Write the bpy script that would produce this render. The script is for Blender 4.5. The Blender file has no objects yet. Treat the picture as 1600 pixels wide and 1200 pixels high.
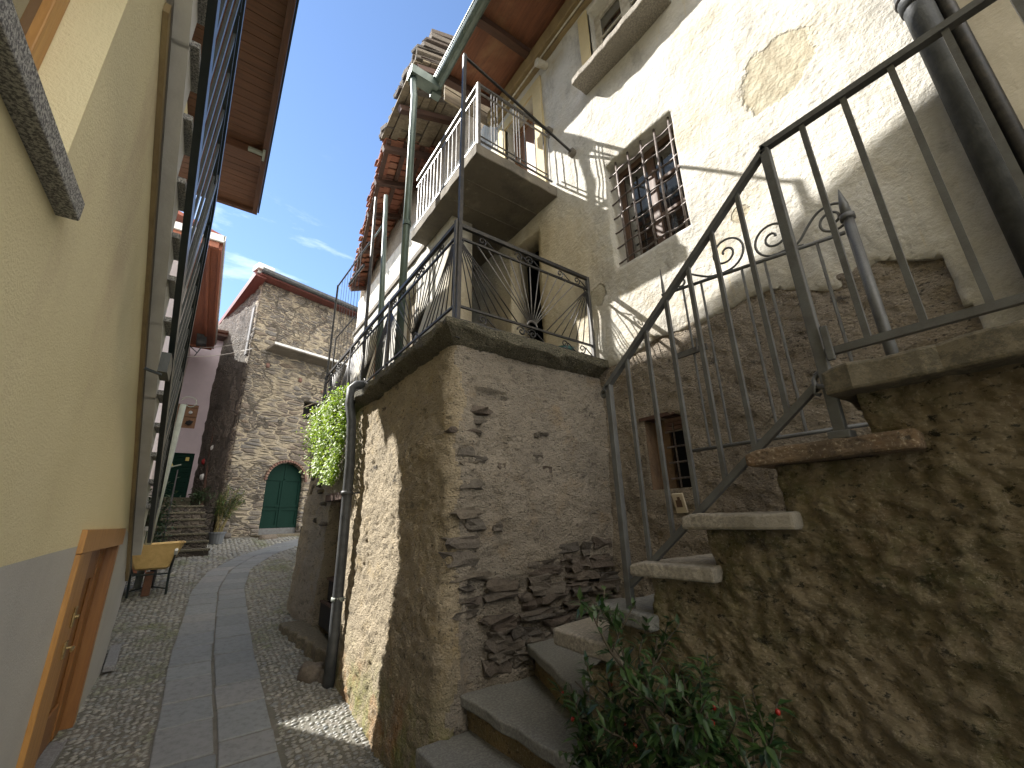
import bpy, bmesh, math, random
from mathutils import Vector, Matrix, noise
random.seed(7)
SC = bpy.context.scene
COL = SC.collection
H = 1.55          # eye height: everything below is measured from eye level and lifted by H when linked

# ------------------------------------------------------------------ camera, sky, sun, exposure
cam = bpy.data.cameras.new('camera'); camo = bpy.data.objects.new('camera', cam); COL.objects.link(camo)
cam.sensor_width = 36; cam.lens = 14.58; cam.clip_start = .02; cam.clip_end = 2000
camo.matrix_world = Matrix(((.814118, -.160468, -.558088, 0), (-.580213, -.264130, -.770447, 0), (-.023776, .951044, -.308138, H), (0, 0, 0, 1)))
SC.camera = camo
SUN = Vector((1.12, -1.44, -1.72)).normalized()       # the way the sunlight travels
sun = bpy.data.lights.new('sun', 'SUN'); suno = bpy.data.objects.new('sun', sun); COL.objects.link(suno)
sun.energy = 3.2; sun.angle = math.radians(.5); sun.color = (1, .955, .89)
suno.rotation_euler = SUN.to_track_quat('-Z', 'Y').to_euler()
suno.location = (-20, 26, 31)
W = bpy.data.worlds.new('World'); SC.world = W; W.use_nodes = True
wn = W.node_tree; wn.nodes.clear()
def wadd(t, **k):
    n = wn.nodes.new(t)
    for a, b in k.items(): setattr(n, a, b)
    return n
sky = wadd('ShaderNodeTexSky', sky_type='NISHITA', sun_disc=False)
sky.sun_elevation = math.asin(-SUN.z); sky.sun_rotation = math.atan2(-SUN.x, -SUN.y)
sky.altitude = 600; sky.air_density = .9; sky.dust_density = .05; sky.ozone_density = 2.6
tc = wadd('ShaderNodeTexCoord'); mp = wadd('ShaderNodeMapping')
mp.inputs['Rotation'].default_value = (0, 0, math.radians(8)); mp.inputs['Scale'].default_value = (2.2, 2.2, 9)
cn = wadd('ShaderNodeTexNoise'); cn.inputs['Scale'].default_value = 1.35; cn.inputs['Detail'].default_value = 9; cn.inputs['Roughness'].default_value = .62; cn.inputs['Distortion'].default_value = .5
cr = wadd('ShaderNodeValToRGB'); cr.color_ramp.elements[0].position = .545; cr.color_ramp.elements[1].position = .84
cr.color_ramp.elements[0].color = (0, 0, 0, 1); cr.color_ramp.elements[1].color = (.85, .85, .85, 1)
sx = wadd('ShaderNodeSeparateXYZ'); zr = wadd('ShaderNodeMapRange'); zr.inputs[1].default_value = .72; zr.inputs[2].default_value = .5; zr.inputs[3].default_value = 0; zr.inputs[4].default_value = 1
mu = wadd('ShaderNodeMath', operation='MULTIPLY'); cm = wadd('ShaderNodeMixRGB'); cm.inputs[2].default_value = (7.5, 8.0, 8.6, 1)
bg = wadd('ShaderNodeBackground'); bg.inputs[1].default_value = .07; wo = wadd('ShaderNodeOutputWorld')
L = wn.links.new
L(tc.outputs['Generated'], mp.inputs[0]); L(mp.outputs[0], cn.inputs['Vector']); L(cn.outputs['Fac'], cr.inputs[0])
L(tc.outputs['Generated'], sx.inputs[0]); L(sx.outputs['Z'], zr.inputs[0]); L(cr.outputs[0], mu.inputs[0]); L(zr.outputs[0], mu.inputs[1])
L(mu.outputs[0], cm.inputs[0]); L(sky.outputs[0], cm.inputs[1])
# broken bright cumulus added out of view behind the photographer as fill light
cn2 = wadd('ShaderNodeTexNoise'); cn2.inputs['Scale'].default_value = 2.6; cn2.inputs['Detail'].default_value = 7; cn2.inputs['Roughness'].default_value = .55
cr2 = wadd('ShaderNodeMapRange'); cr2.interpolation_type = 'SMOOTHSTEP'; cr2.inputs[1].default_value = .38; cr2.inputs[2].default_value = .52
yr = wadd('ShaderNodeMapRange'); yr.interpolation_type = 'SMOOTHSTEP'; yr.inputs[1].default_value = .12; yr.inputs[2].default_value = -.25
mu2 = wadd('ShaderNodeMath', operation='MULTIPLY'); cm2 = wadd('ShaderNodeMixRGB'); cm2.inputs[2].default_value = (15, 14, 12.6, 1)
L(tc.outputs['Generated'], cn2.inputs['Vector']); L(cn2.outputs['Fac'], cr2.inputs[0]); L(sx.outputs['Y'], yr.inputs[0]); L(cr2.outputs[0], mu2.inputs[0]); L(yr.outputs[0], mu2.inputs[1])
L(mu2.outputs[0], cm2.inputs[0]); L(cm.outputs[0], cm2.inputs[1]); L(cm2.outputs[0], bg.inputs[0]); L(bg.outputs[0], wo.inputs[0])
SC.view_settings.view_transform = 'Standard'; SC.view_settings.look = 'None'; SC.view_settings.gamma = 1
SC.view_settings.exposure = 2.12
SC.cycles.max_bounces = 8; SC.cycles.diffuse_bounces = 5; SC.cycles.glossy_bounces = 3
SC.cycles.use_denoising = True

# ------------------------------------------------------------------ materials
class NT:
    def __init__(s, name):
        s.m = bpy.data.materials.new(name); s.m.use_nodes = True; s.t = s.m.node_tree; s.t.nodes.clear()
        s.out = s.n('ShaderNodeOutputMaterial'); s.bs = s.n('ShaderNodeBsdfPrincipled'); s.l(s.bs.outputs[0], s.out.inputs[0])
        s.geo = s.n('ShaderNodeNewGeometry'); s.pos = s.geo.outputs['Position']
    def n(s, t, **k):
        x = s.t.nodes.new(t)
        for a, b in k.items(): setattr(x, a, b)
        return x
    def l(s, a, b): s.t.links.new(a, b)
    def mapped(s, scale, rotz=0, vec=None):
        m = s.n('ShaderNodeMapping'); m.inputs['Scale'].default_value = scale; m.inputs['Rotation'].default_value = (0, 0, rotz)
        s.l(vec or s.pos, m.inputs[0]); return m.outputs[0]
    def noise(s, scale, detail=6, rough=.6, dist=0, vec=None):
        x = s.n('ShaderNodeTexNoise'); x.inputs['Scale'].default_value = scale; x.inputs['Detail'].default_value = detail
        x.inputs['Roughness'].default_value = rough; x.inputs['Distortion'].default_value = dist
        s.l(vec or s.pos, x.inputs['Vector']); return x.outputs['Fac']
    def ramp(s, fac, lo, hi):
        m = s.n('ShaderNodeMapRange'); m.clamp = True; m.interpolation_type = 'SMOOTHSTEP'
        m.inputs[1].default_value = lo; m.inputs[2].default_value = hi; s.l(fac, m.inputs[0]); return m.outputs[0]
    def math(s, op, a, b):
        x = s.n('ShaderNodeMath', operation=op)
        for i, v in enumerate((a, b)):
            if isinstance(v, (int, float)): x.inputs[i].default_value = v
            else: s.l(v, x.inputs[i])
        return x.outputs[0]
    def mix(s, fac, a, b):
        x = s.n('ShaderNodeMixRGB')
        for i, v in enumerate((fac, a, b)):
            if isinstance(v, (int, float)): x.inputs[i].default_value = v
            elif isinstance(v, tuple): x.inputs[i].default_value = (*v, 1)
            else: s.l(v, x.inputs[i])
        return x.outputs[0]
    def zmask(s, lo, hi):
        x = s.n('ShaderNodeSeparateXYZ'); s.l(s.pos, x.inputs[0]); return s.ramp(x.outputs['Z'], lo + H, hi + H)
    def blob(s, c, r, soft=.3, wob=.35, sc=(1, 1, 1)):
        v = s.n('ShaderNodeVectorMath', operation='SUBTRACT'); s.l(s.pos, v.inputs[0]); v.inputs[1].default_value = (c[0], c[1], c[2] + H)
        w = s.n('ShaderNodeVectorMath', operation='MULTIPLY'); s.l(v.outputs[0], w.inputs[0]); w.inputs[1].default_value = sc
        d = s.n('ShaderNodeVectorMath', operation='LENGTH'); s.l(w.outputs[0], d.inputs[0])
        k = s.math('ADD', d.outputs['Value'], s.math('MULTIPLY', s.math('SUBTRACT', s.noise(7, 5), .5), wob))
        return s.ramp(k, r, r * (1 - soft))
    def done(s, col, rough=.9, bump=None, dist=.01, strength=1, metal=0, spec=None):
        if isinstance(col, tuple): s.bs.inputs['Base Color'].default_value = (*col, 1)
        else: s.l(col, s.bs.inputs['Base Color'])
        if isinstance(rough, (int, float)): s.bs.inputs['Roughness'].default_value = rough
        else: s.l(rough, s.bs.inputs['Roughness'])
        s.bs.inputs['Metallic'].default_value = metal
        if spec is not None: s.bs.inputs['Specular IOR Level'].default_value = spec
        if bump is not None:
            b = s.n('ShaderNodeBump'); b.inputs['Distance'].default_value = dist; b.inputs['Strength'].default_value = strength
            s.l(bump, b.inputs['Height']); s.l(b.outputs[0], s.bs.inputs['Normal'])
        return s.m

def simple(name, base, other=None, scale=8, rough=.7, bump=.004, bscale=40, metal=0, stretch=(1, 1, 1), spec=None):
    t = NT(name); v = t.mapped(stretch)
    c = base
    if other: c = t.mix(t.ramp(t.noise(scale, 6, .65, .3, v), .35, .7), base, other)
    return t.done(c, rough, t.noise(bscale, 4, .6, 0, v) if bump else None, bump, 1, metal, spec)

def plaster(name, base, layers, bscale=30, bump=.006, coarse=3.5, coarse_amt=2.0, rough=.92):
    """layers: (colour, noise scale, lo, hi, zlo, zhi, stretch)"""
    t = NT(name); c = base
    for colr, sc, lo, hi, z0, z1, st in layers:
        f = t.ramp(t.noise(sc, 9, .68, 0, t.mapped(st)), lo, hi)
        if z0 is not None: f = t.math('MULTIPLY', f, t.zmask(z0, z1))
        c = t.mix(f, c, colr)
    h = t.math('ADD', t.noise(bscale, 6, .65), t.math('MULTIPLY', t.noise(coarse, 5, .6, 0), coarse_amt))
    return t, c, h, bump

S1 = (1, 1, 1)
def mk_white():
    t, c, h, b = plaster('lime_plaster', (.51, .495, .445), [
        ((.42, .37, .27), 1.1, .48, .72, None, None, S1), ((.57, .555, .51), 2.3, .45, .7, None, None, S1),
        ((.35, .335, .30), 3.2, .48, .72, None, None, (1, 1.6, .7)), ((.55, .46, .28), 5, .6, .75, None, None, (1, 2, .25)),
        ((.30, .30, .29), 22, .66, .74, None, None, S1), ((.36, .33, .27), 1.7, .5, .8, 1.9, 1.1, S1)], 20, .018, 2.6, 2.0)
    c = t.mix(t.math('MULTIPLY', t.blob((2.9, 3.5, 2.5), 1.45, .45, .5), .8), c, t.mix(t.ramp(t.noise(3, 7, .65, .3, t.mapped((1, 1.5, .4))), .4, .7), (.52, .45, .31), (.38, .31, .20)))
    p = t.math('MAXIMUM', t.blob((2.9, .62, 3.08), .26, .12, .22, (1, 1, .9)), t.math('MAXIMUM', t.blob((2.9, 1.06, 2.12), .075, .2, .1), t.blob((2.9, 2.50, 2.12), .13, .25, .2)))
    c = t.mix(p, c, t.mix(t.ramp(t.noise(9, 6), .4, .65), (.42, .385, .29), (.34, .30, .215)))
    h = t.math('SUBTRACT', h, t.math('MULTIPLY', p, .8))
    return t.done(c, .93, h, b)
def mk_cream():
    t, c, h, b = plaster('cream_plaster', (.50, .43, .30), [((.58, .53, .42), 1.6, .45, .7, None, None, S1), ((.34, .27, .17), 4, .55, .75, None, None, (1, 2, .3)), ((.3, .27, .22), 14, .62, .75, None, None, S1)], 22, .008, 3, 2)
    return t.done(c, .93, h, b)
def mk_yellow():
    t, c, h, b = plaster('yellow_render', (.78, .71, .46), [((.74, .67, .42), 1.2, .4, .7, None, None, S1), ((.64, .54, .36), .7, .55, .75, None, None, (1, 1, .4)), ((.5, .42, .27), 60, .68, .74, None, None, S1), ((.62, .52, .34), 6, .6, .8, .5, -.3, (1, 1.5, .2))], 95, .0035, 9, .7)
    return t.done(c, .9, h, b)
def mk_plinth():
    t, c, h, b = plaster('grey_render', (.50, .50, .485), [((.46, .46, .45), 2, .4, .7, None, None, S1), ((.24, .22, .19), 6, .6, .8, -.8, -1.5, S1), ((.42, .42, .40), 9, .6, .8, None, None, S1)], 90, .002, 8, .6)
    return t.done(c, .85, h, b)
def mk_rough(name, a, bcol, dark, warm, bump=.02, moss=0, zm=None):
    t, c, h, b = plaster(name, a, [(bcol, 1.8, .4, .65, None, None, S1), (warm, 3.1, .52, .72, None, None, S1), (dark, 6.5, .55, .72, None, None, (1, 1, 1.6)), (dark, 34, .57, .64, None, None, (1, 1, 1.7))], 62, bump, 8, 1.1, .96)  # last dark layer paints cavity darkening of small pits into the colour
    if moss:
        f = t.math('MULTIPLY', t.ramp(t.noise(2.4, 9, .72, 0), .45, .66), t.ramp(t.noise(19, 5, .65), .36, .6))
        c = t.mix(t.math('MULTIPLY', f, moss), c, t.mix(t.ramp(t.noise(11, 5), .35, .65), (.075, .085, .022), (.16, .15, .045)))
        g = t.ramp(t.noise(6.5, 9, .78, 0, t.mapped((1, 1, 1.8))), .60, .66)
        c = t.mix(t.math('MULTIPLY', g, .8), c, (.018, .02, .014))
    if zm:
        f = t.math('MULTIPLY', t.zmask(zm[0], zm[1]), t.ramp(t.noise(5, 7, .7, .4), .35, .62)); c = t.mix(t.math('MULTIPLY', f, .85), c, t.mix(t.ramp(t.noise(3, 4), .45, .6), (.20, .21, .05), (.34, .18, .06)))
    vo = t.n('ShaderNodeTexVoronoi', feature='SMOOTH_F1'); vo.inputs['Scale'].default_value = 58; vo.inputs['Smoothness'].default_value = .35; t.l(t.mapped((1, 1, 1.25)), vo.inputs['Vector'])
    pits = t.ramp(t.noise(17, 5, .6, 0, t.mapped((1, 1, 1.6))), .33, .40)
    h = t.math('ADD', t.math('ADD', t.math('MULTIPLY', h, .6), t.math('MULTIPLY', t.noise(13, 10, .78, 0, t.mapped((1, 1, 1.9))), 1.7)), t.math('SUBTRACT', t.math('MULTIPLY', pits, .6), t.math('MULTIPLY', vo.outputs['Distance'], .6)))
    c = t.mix(t.math('MULTIPLY', t.ramp(t.noise(95, 5, .75), .54, .66), .5), c, (.56, .48, .36))
    return t.done(c, .97, h, b)
def mk_rubble(name, cols, mortar, scale, joint=.08, bump=.03, rotz=0, patch=.5):
    t = NT(name); va = t.mapped(scale, rotz); vb = t.mapped(tuple(k * 1.9 for k in scale), rotz)
    zsel = t.n('ShaderNodeMixRGB'); t.l(t.ramp(t.noise(.9, 3, .5), .50, .53), zsel.inputs[0]); t.l(va, zsel.inputs[1]); t.l(vb, zsel.inputs[2]); v0 = zsel.outputs[0]
    nz = t.n('ShaderNodeTexNoise'); nz.inputs['Scale'].default_value = 1.1; nz.inputs['Detail'].default_value = 5; t.l(v0, nz.inputs['Vector'])
    sub = t.n('ShaderNodeVectorMath', operation='MULTIPLY_ADD'); t.l(nz.outputs['Color'], sub.inputs[0]); sub.inputs[1].default_value = (.55, .55, .55); t.l(v0, sub.inputs[2]); v = sub.outputs[0]
    a = t.n('ShaderNodeTexVoronoi', feature='F1'); a.inputs['Scale'].default_value = 1; a.inputs['Randomness'].default_value = 1; t.l(v, a.inputs['Vector'])
    e = t.n('ShaderNodeTexVoronoi', feature='DISTANCE_TO_EDGE'); e.inputs['Scale'].default_value = 1; t.l(v, e.inputs['Vector'])
    hs = t.n('ShaderNodeSeparateColor'); t.l(a.outputs['Color'], hs.inputs[0])
    cr = t.n('ShaderNodeValToRGB'); cr.color_ramp.interpolation = 'LINEAR'
    while len(cr.color_ramp.elements) < len(cols): cr.color_ramp.elements.new(.5)
    for i, k in enumerate(cols): cr.color_ramp.elements[i].position = i / (len(cols) - 1); cr.color_ramp.elements[i].color = (*k, 1)
    t.l(hs.outputs[0], cr.inputs[0])
    c = t.mix(t.ramp(t.noise(24, 7, .7, 0, t.mapped((1, 1, 2.5))), .3, .75), cr.outputs[0], (.09, .08, .07))
    m = t.ramp(t.math('ADD', e.outputs['Distance'], t.math('MULTIPLY', t.math('SUBTRACT', t.noise(16, 6, .7), .5), .16)), joint + .05, joint)
    wide = t.ramp(t.noise(1.3, 6, .6), .45, .62)        # zones where the pointing smears over the stones
    m2 = t.ramp(t.math('ADD', e.outputs['Distance'], t.math('MULTIPLY', t.math('SUBTRACT', t.noise(10, 6, .7), .5), .35)), joint + .3, joint + .12)
    m = t.math('MAXIMUM', m, t.math('MULTIPLY', m2, t.math('MULTIPLY', wide, patch)))
    mc = t.mix(t.ramp(t.noise(5, 6), .4, .7), mortar, tuple(k * .72 for k in mortar))
    c = t.mix(m, c, mc)
    h = t.math('ADD', t.math('MULTIPLY', t.ramp(e.outputs['Distance'], 0, .28), 1.0), t.math('ADD', t.math('MULTIPLY', t.noise(30, 6, .7), .5), t.math('MULTIPLY', hs.outputs[1], .5)))
    return t.done(c, .95, h, bump)
def mk_wood(name, a, b, axis=1, freq=9, rough=.6, bump=.004, dark=None, spec=None):
    st = [freq, freq, freq]; st[axis] = freq * .07
    t = NT(name); v = t.mapped(tuple(st))
    f = t.ramp(t.noise(2.2, 8, .7, 1.2, v), .3, .7); c = t.mix(f, a, b)
    if dark: c = t.mix(t.ramp(t.noise(1.6, 5, .6, .4), .5, .75), c, dark)
    return t.done(c, rough, t.noise(3, 6, .7, .6, v), bump, 1, 0, spec)
def mk_granite(name, a, b, spec=.4, sc=90):
    t = NT(name); c = t.mix(t.ramp(t.noise(sc, 5, .75), .4, .58), a, b)
    c = t.mix(t.ramp(t.noise(2.5, 6, .6), .5, .75), c, tuple(k * .75 for k in a))
    return t.done(c, .85, t.noise(sc * .6, 7, .75), .008)
def mk_concrete():
    t, c, h, b = plaster('balcony_concrete', (.17, .15, .12), [((.25, .225, .18), 2.5, .5, .7, None, None, S1), ((.11, .10, .085), 1.6, .5, .68, None, None, S1), ((.44, .42, .37), 5, .63, .72, None, None, S1), ((.07, .065, .055), 8, .62, .75, None, None, S1)], 25, .008, 4, 1.5)
    return t.done(c, .93, h, b)
def mk_glass(name, col=(.012, .014, .016)):
    t = NT(name); return (t.done(col, .04, t.noise(2.5, 2), .004, .35, 0, .9), t.bs.inputs['IOR'].__setattr__('default_value', 2.3), t.m)[2]
def mk_leaf(name, a, b, gloss=.35, trans=.35):
    t = NT(name); oi = t.n('ShaderNodeNewGeometry'); c = t.mix(oi.outputs['Random Per Island'], a, b)
    t.done(c, gloss)
    tr = t.n('ShaderNodeBsdfTranslucent'); t.l(c, tr.inputs[0]); ms = t.n('ShaderNodeMixShader'); ms.inputs[0].default_value = trans
    t.l(t.bs.outputs[0], ms.inputs[1]); t.l(tr.outputs[0], ms.inputs[2]); t.l(ms.outputs[0], t.out.inputs[0]); return t.m
def mk_island(name, cols, rough=.75, bump=.003, nscale=40, mossy=None):
    t = NT(name); g = t.n('ShaderNodeNewGeometry'); cr = t.n('ShaderNodeValToRGB')
    while len(cr.color_ramp.elements) < len(cols): cr.color_ramp.elements.new(.5)
    for i, k in enumerate(cols): cr.color_ramp.elements[i].position = i / (len(cols) - 1); cr.color_ramp.elements[i].color = (*k, 1)
    t.l(g.outputs['Random Per Island'], cr.inputs[0])
    n = t.noise(nscale, 6, .7); c = t.mix(t.math('MULTIPLY', t.ramp(n, .4, .75), .55), cr.outputs[0], tuple(k * .5 for k in cols[0]))
    if mossy:
        f = t.math('MULTIPLY', t.ramp(t.noise(1.7, 6, .65, .3), .5, .66), mossy); c = t.mix(f, c, (.10, .12, .03))
    return t.done(c, rough, n, bump)

M = dict(
    white=mk_white(), cream=mk_cream(), yellow=mk_yellow(), plinth=mk_plinth(),
    rough=mk_rough('rough_tan_render', (.40, .335, .235), (.32, .27, .19), (.10, .085, .06), (.40, .31, .17), .02, 0, (-.85, -1.45)),
    roughgrey=mk_rough('rough_grey_render', (.335, .295, .24), (.265, .235, .195), (.085, .075, .065), (.31, .24, .16), .022),
    dado=mk_rough('rough_dado_render', (.30, .255, .195), (.235, .20, .16), (.07, .06, .05), (.20, .15, .09), .022),
    mossy=mk_rough('mossy_render', (.31, .25, .155), (.255, .205, .125), (.05, .045, .03), (.22, .155, .085), .028, .62),
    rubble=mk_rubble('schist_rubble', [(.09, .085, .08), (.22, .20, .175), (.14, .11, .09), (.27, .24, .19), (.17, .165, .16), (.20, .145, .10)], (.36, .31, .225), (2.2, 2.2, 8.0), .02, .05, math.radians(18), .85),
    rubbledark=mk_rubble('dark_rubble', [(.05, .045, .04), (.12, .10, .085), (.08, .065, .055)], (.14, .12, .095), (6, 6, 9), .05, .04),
    stone=mk_island('schist_stone', [(.10, .09, .08), (.17, .15, .125), (.12, .095, .078), (.21, .18, .14)], .95, .030, 34),
    slab=mk_granite('weathered_slab', (.165, .14, .095), (.09, .08, .055), .3, 40),
    treadpale=mk_granite('pale_tread_stone', (.33, .30, .245), (.20, .18, .15), .3, 60),
    treadrust=mk_rough('rusty_tread_stone', (.19, .125, .07), (.14, .105, .07), (.06, .045, .03), (.24, .12, .045), .010),
    treadgrey=mk_granite('grey_tread_stone', (.215, .215, .195), (.14, .14, .13), .3, 70),
    terrace=mk_rough('dark_terrace_slab', (.13, .12, .085), (.09, .085, .06), (.03, .03, .02), (.11, .10, .05), .02),
    riser=mk_rough('stained_riser', (.26, .19, .09), (.14, .11, .06), (.05, .042, .03), (.30, .20, .08), .012, .25),
    granite=mk_granite('speckled_granite', (.52, .52, .49), (.13, .13, .135), .4, 120),
    path=mk_island('paving_stone', [(.15, .165, .175), (.215, .23, .235), (.18, .195, .205), (.24, .24, .235)], .68, .006, 20),
    cobble=mk_island('river_pebble', [(.12, .125, .12), (.25, .245, .22), (.16, .16, .145), (.32, .31, .27), (.17, .185, .19), (.28, .27, .235)], .5, .001, 60, .6),
    dirt=simple('mortar_bed', (.15, .14, .12), (.10, .10, .08), 6, .95, .01, 60),
    iron=simple('grey_painted_iron', (.105, .11, .112), (.075, .075, .075), 14, .5, .0012, 120, .1, S1, .5),
    ironblack=simple('black_iron', (.022, .023, .025), (.05, .045, .042), 18, .45, .001, 120, .3, S1, .5),
    irondark=simple('dark_weathered_iron', (.06, .06, .06), (.11, .105, .095), 16, .5, .001, 120, .2, S1, .5),
    ironpale=simple('silver_painted_iron', (.22, .215, .205), (.13, .12, .115), 14, .4, .001, 120, .5, S1, .5),
    ironrust=simple('pitted_grille_iron', (.17, .15, .14), (.08, .055, .045), 30, .5, .002, 120, .3, S1, .5),
    railgreen=simple('dark_green_black_paint', (.010, .017, .018), (.018, .026, .027), 8, .32, .0006, 100, 0, S1, .5),
    zinc=simple('green_patina_metal', (.085, .12, .105), (.15, .19, .17), 5, .42, .001, 60, .35, (1, 1, .4), .5),
    pipe=simple('dark_grey_pipe', (.040, .044, .048), (.075, .08, .082), 9, .55, .002, 60, .1, S1, .4),
    palepipe=simple('pale_grey_green_tube', (.27, .30, .26), (.20, .22, .20), 6, .6, .001, 60),
    soffit=mk_wood('old_soffit_boards', (.25, .10, .05), (.15, .062, .035), 1, 9, .75, .006, (.30, .17, .09)),
    beam=mk_wood('dark_brown_beam', (.085, .04, .024), (.05, .026, .018), 0, 8, .75),
    eave=mk_wood('stained_eave_boards', (.125, .055, .030), (.07, .032, .02), 0, 9, .6),
    fascia=mk_wood('dark_fascia', (.085, .035, .018), (.05, .022, .013), 1, 9, .55),
    redeave=mk_wood('red_brown_eave', (.30, .10, .05), (.20, .07, .04), 1, 6, .6),
    purple=mk_wood('purple_brown_eave', (.17, .055, .045), (.11, .035, .03), 1, 6, .6),
    orange=mk_wood('varnished_pine', (.50, .265, .075), (.37, .18, .045), 2, 10, .38, .002),
    panelwood=mk_wood('brown_pine_panel', (.27, .125, .035), (.20, .085, .024), 2, 10, .4, .002),
    greywood=mk_wood('silvered_planks', (.30, .25, .17), (.16, .13, .09), 0, 9, .9, .012, (.10, .07, .045)),
    brownwood=mk_wood('brown_door_wood', (.23, .115, .05), (.17, .08, .035), 2, 8, .6),
    tile=mk_island('terracotta_tile', [(.42, .17, .10), (.30, .12, .08), (.46, .21, .13), (.24, .13, .10)], .9, .006, 30),
    redtile=simple('red_roof_tile', (.30, .105, .075), (.20, .075, .06), 12, .85, .006, 30),
    brick=mk_island('red_brick', [(.19, .105, .08), (.15, .085, .07), (.23, .15, .11)], .9, .006, 40),
    green=mk_wood('green_painted_boards', (.0008, .021, .0145), (.0006, .016, .011), 2, 9, .7, .002, None, .15),
    greendark=mk_wood('deep_green_paint', (.0008, .022, .014), (.0006, .016, .010), 2, 9, .7, .002, None, .15),
    pink=simple('pale_lilac_render', (.50, .43, .47), (.44, .38, .42), 1.5, .9, .003, 60),
    pinkwhite=simple('pinkish_white_render', (.62, .55, .54), (.55, .48, .47), 1.5, .9, .003, 60),
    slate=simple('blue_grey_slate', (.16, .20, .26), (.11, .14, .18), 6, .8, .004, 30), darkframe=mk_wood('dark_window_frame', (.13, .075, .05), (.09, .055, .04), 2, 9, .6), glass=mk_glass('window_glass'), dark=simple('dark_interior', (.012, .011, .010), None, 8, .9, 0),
    paintwhite=simple('peeling_white_paint', (.56, .53, .45), (.38, .34, .27), 14, .6, .003, 60),
    creamtrim=simple('cream_trim', (.58, .48, .28), (.50, .41, .23), 3, .85, .003, 50),
    ochre=simple('ochre_timber_band', (.30, .23, .12), (.22, .165, .09), 5, .85, .004, 40, 0, (1, 1, .2)),
    trimgrey=simple('grey_cream_trim', (.46, .42, .33), (.38, .34, .26), 3, .9, .003, 50), concrete=mk_concrete(), stripgrey=simple('grey_mortar_strip', (.155, .145, .125), (.10, .095, .085), 9, .95, .006, 40),
    soffitgrey=simple('grey_stair_soffit', (.62, .62, .59), (.54, .54, .51), 4, .9, .002, 60),
    reveal=simple('brown_painted_reveal', (.17, .11, .065), (.12, .08, .05), 7, .9, .008, 40),
    barrow=simple('mustard_tray', (.62, .44, .19), (.50, .34, .13), 9, .55, .003, 30), rust=simple('rusty_wheel', (.12, .055, .03), (.08, .04, .025), 14, .85, .003, 40),
    rubber=simple('black_rubber', (.02, .02, .02), None, 8, .8, .002, 60),
    leaf=mk_leaf('glossy_dark_leaf', (.016, .046, .014), (.045, .085, .02), .36, .2), stem=simple('brown_stem', (.075, .06, .04), (.04, .035, .025), 20, .8, .002, 80),
    vine=mk_leaf('bright_vine_leaf', (.17, .29, .025), (.30, .39, .045), .5, .45), bamboo=mk_leaf('bamboo_leaf', (.05, .10, .025), (.11, .16, .04), .5, .3),
    darkleaf=mk_leaf('dark_shrub_leaf', (.02, .045, .018), (.04, .07, .025), .5, .2),  # dark green leaf of the potted shrubs
    berry=simple('red_berry', (.26, .016, .010), None, 8, .25, 0), cane=simple('bamboo_cane', (.28, .22, .09), (.18, .16, .06), 9, .6, .002, 40),
    bluepot=simple('teal_plastic_pot', (.015, .09, .085), None, 8, .5, 0), greypot=simple('grey_plastic_pot', (.12, .13, .14), None, 8, .6, 0),
    brass=simple('aged_brass', (.42, .33, .16), (.28, .2, .09), 30, .4, .002, 60, .8), tilepic=simple('pale_ceramic', (.55, .48, .36), None, 8, .3, 0), ink=simple('sepia_ink', (.10, .06, .04), None, 8, .5, 0),
    capwhite=simple('pale_metal_cap', (.62, .63, .62), (.5, .51, .51), 6, .5, .001, 40), redpaint=simple('dull_red_paint', (.25, .02, .02), None, 8, .4, 0),
    greyslab=mk_granite('grey_threshold', (.24, .245, .25), (.17, .17, .175), .3, 60), wire=simple('pale_wire', (.45, .43, .40), None, 8, .6, 0),
    sign=simple('yellow_sign', (.55, .42, .10), None, 8, .5, 0),
)

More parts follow.
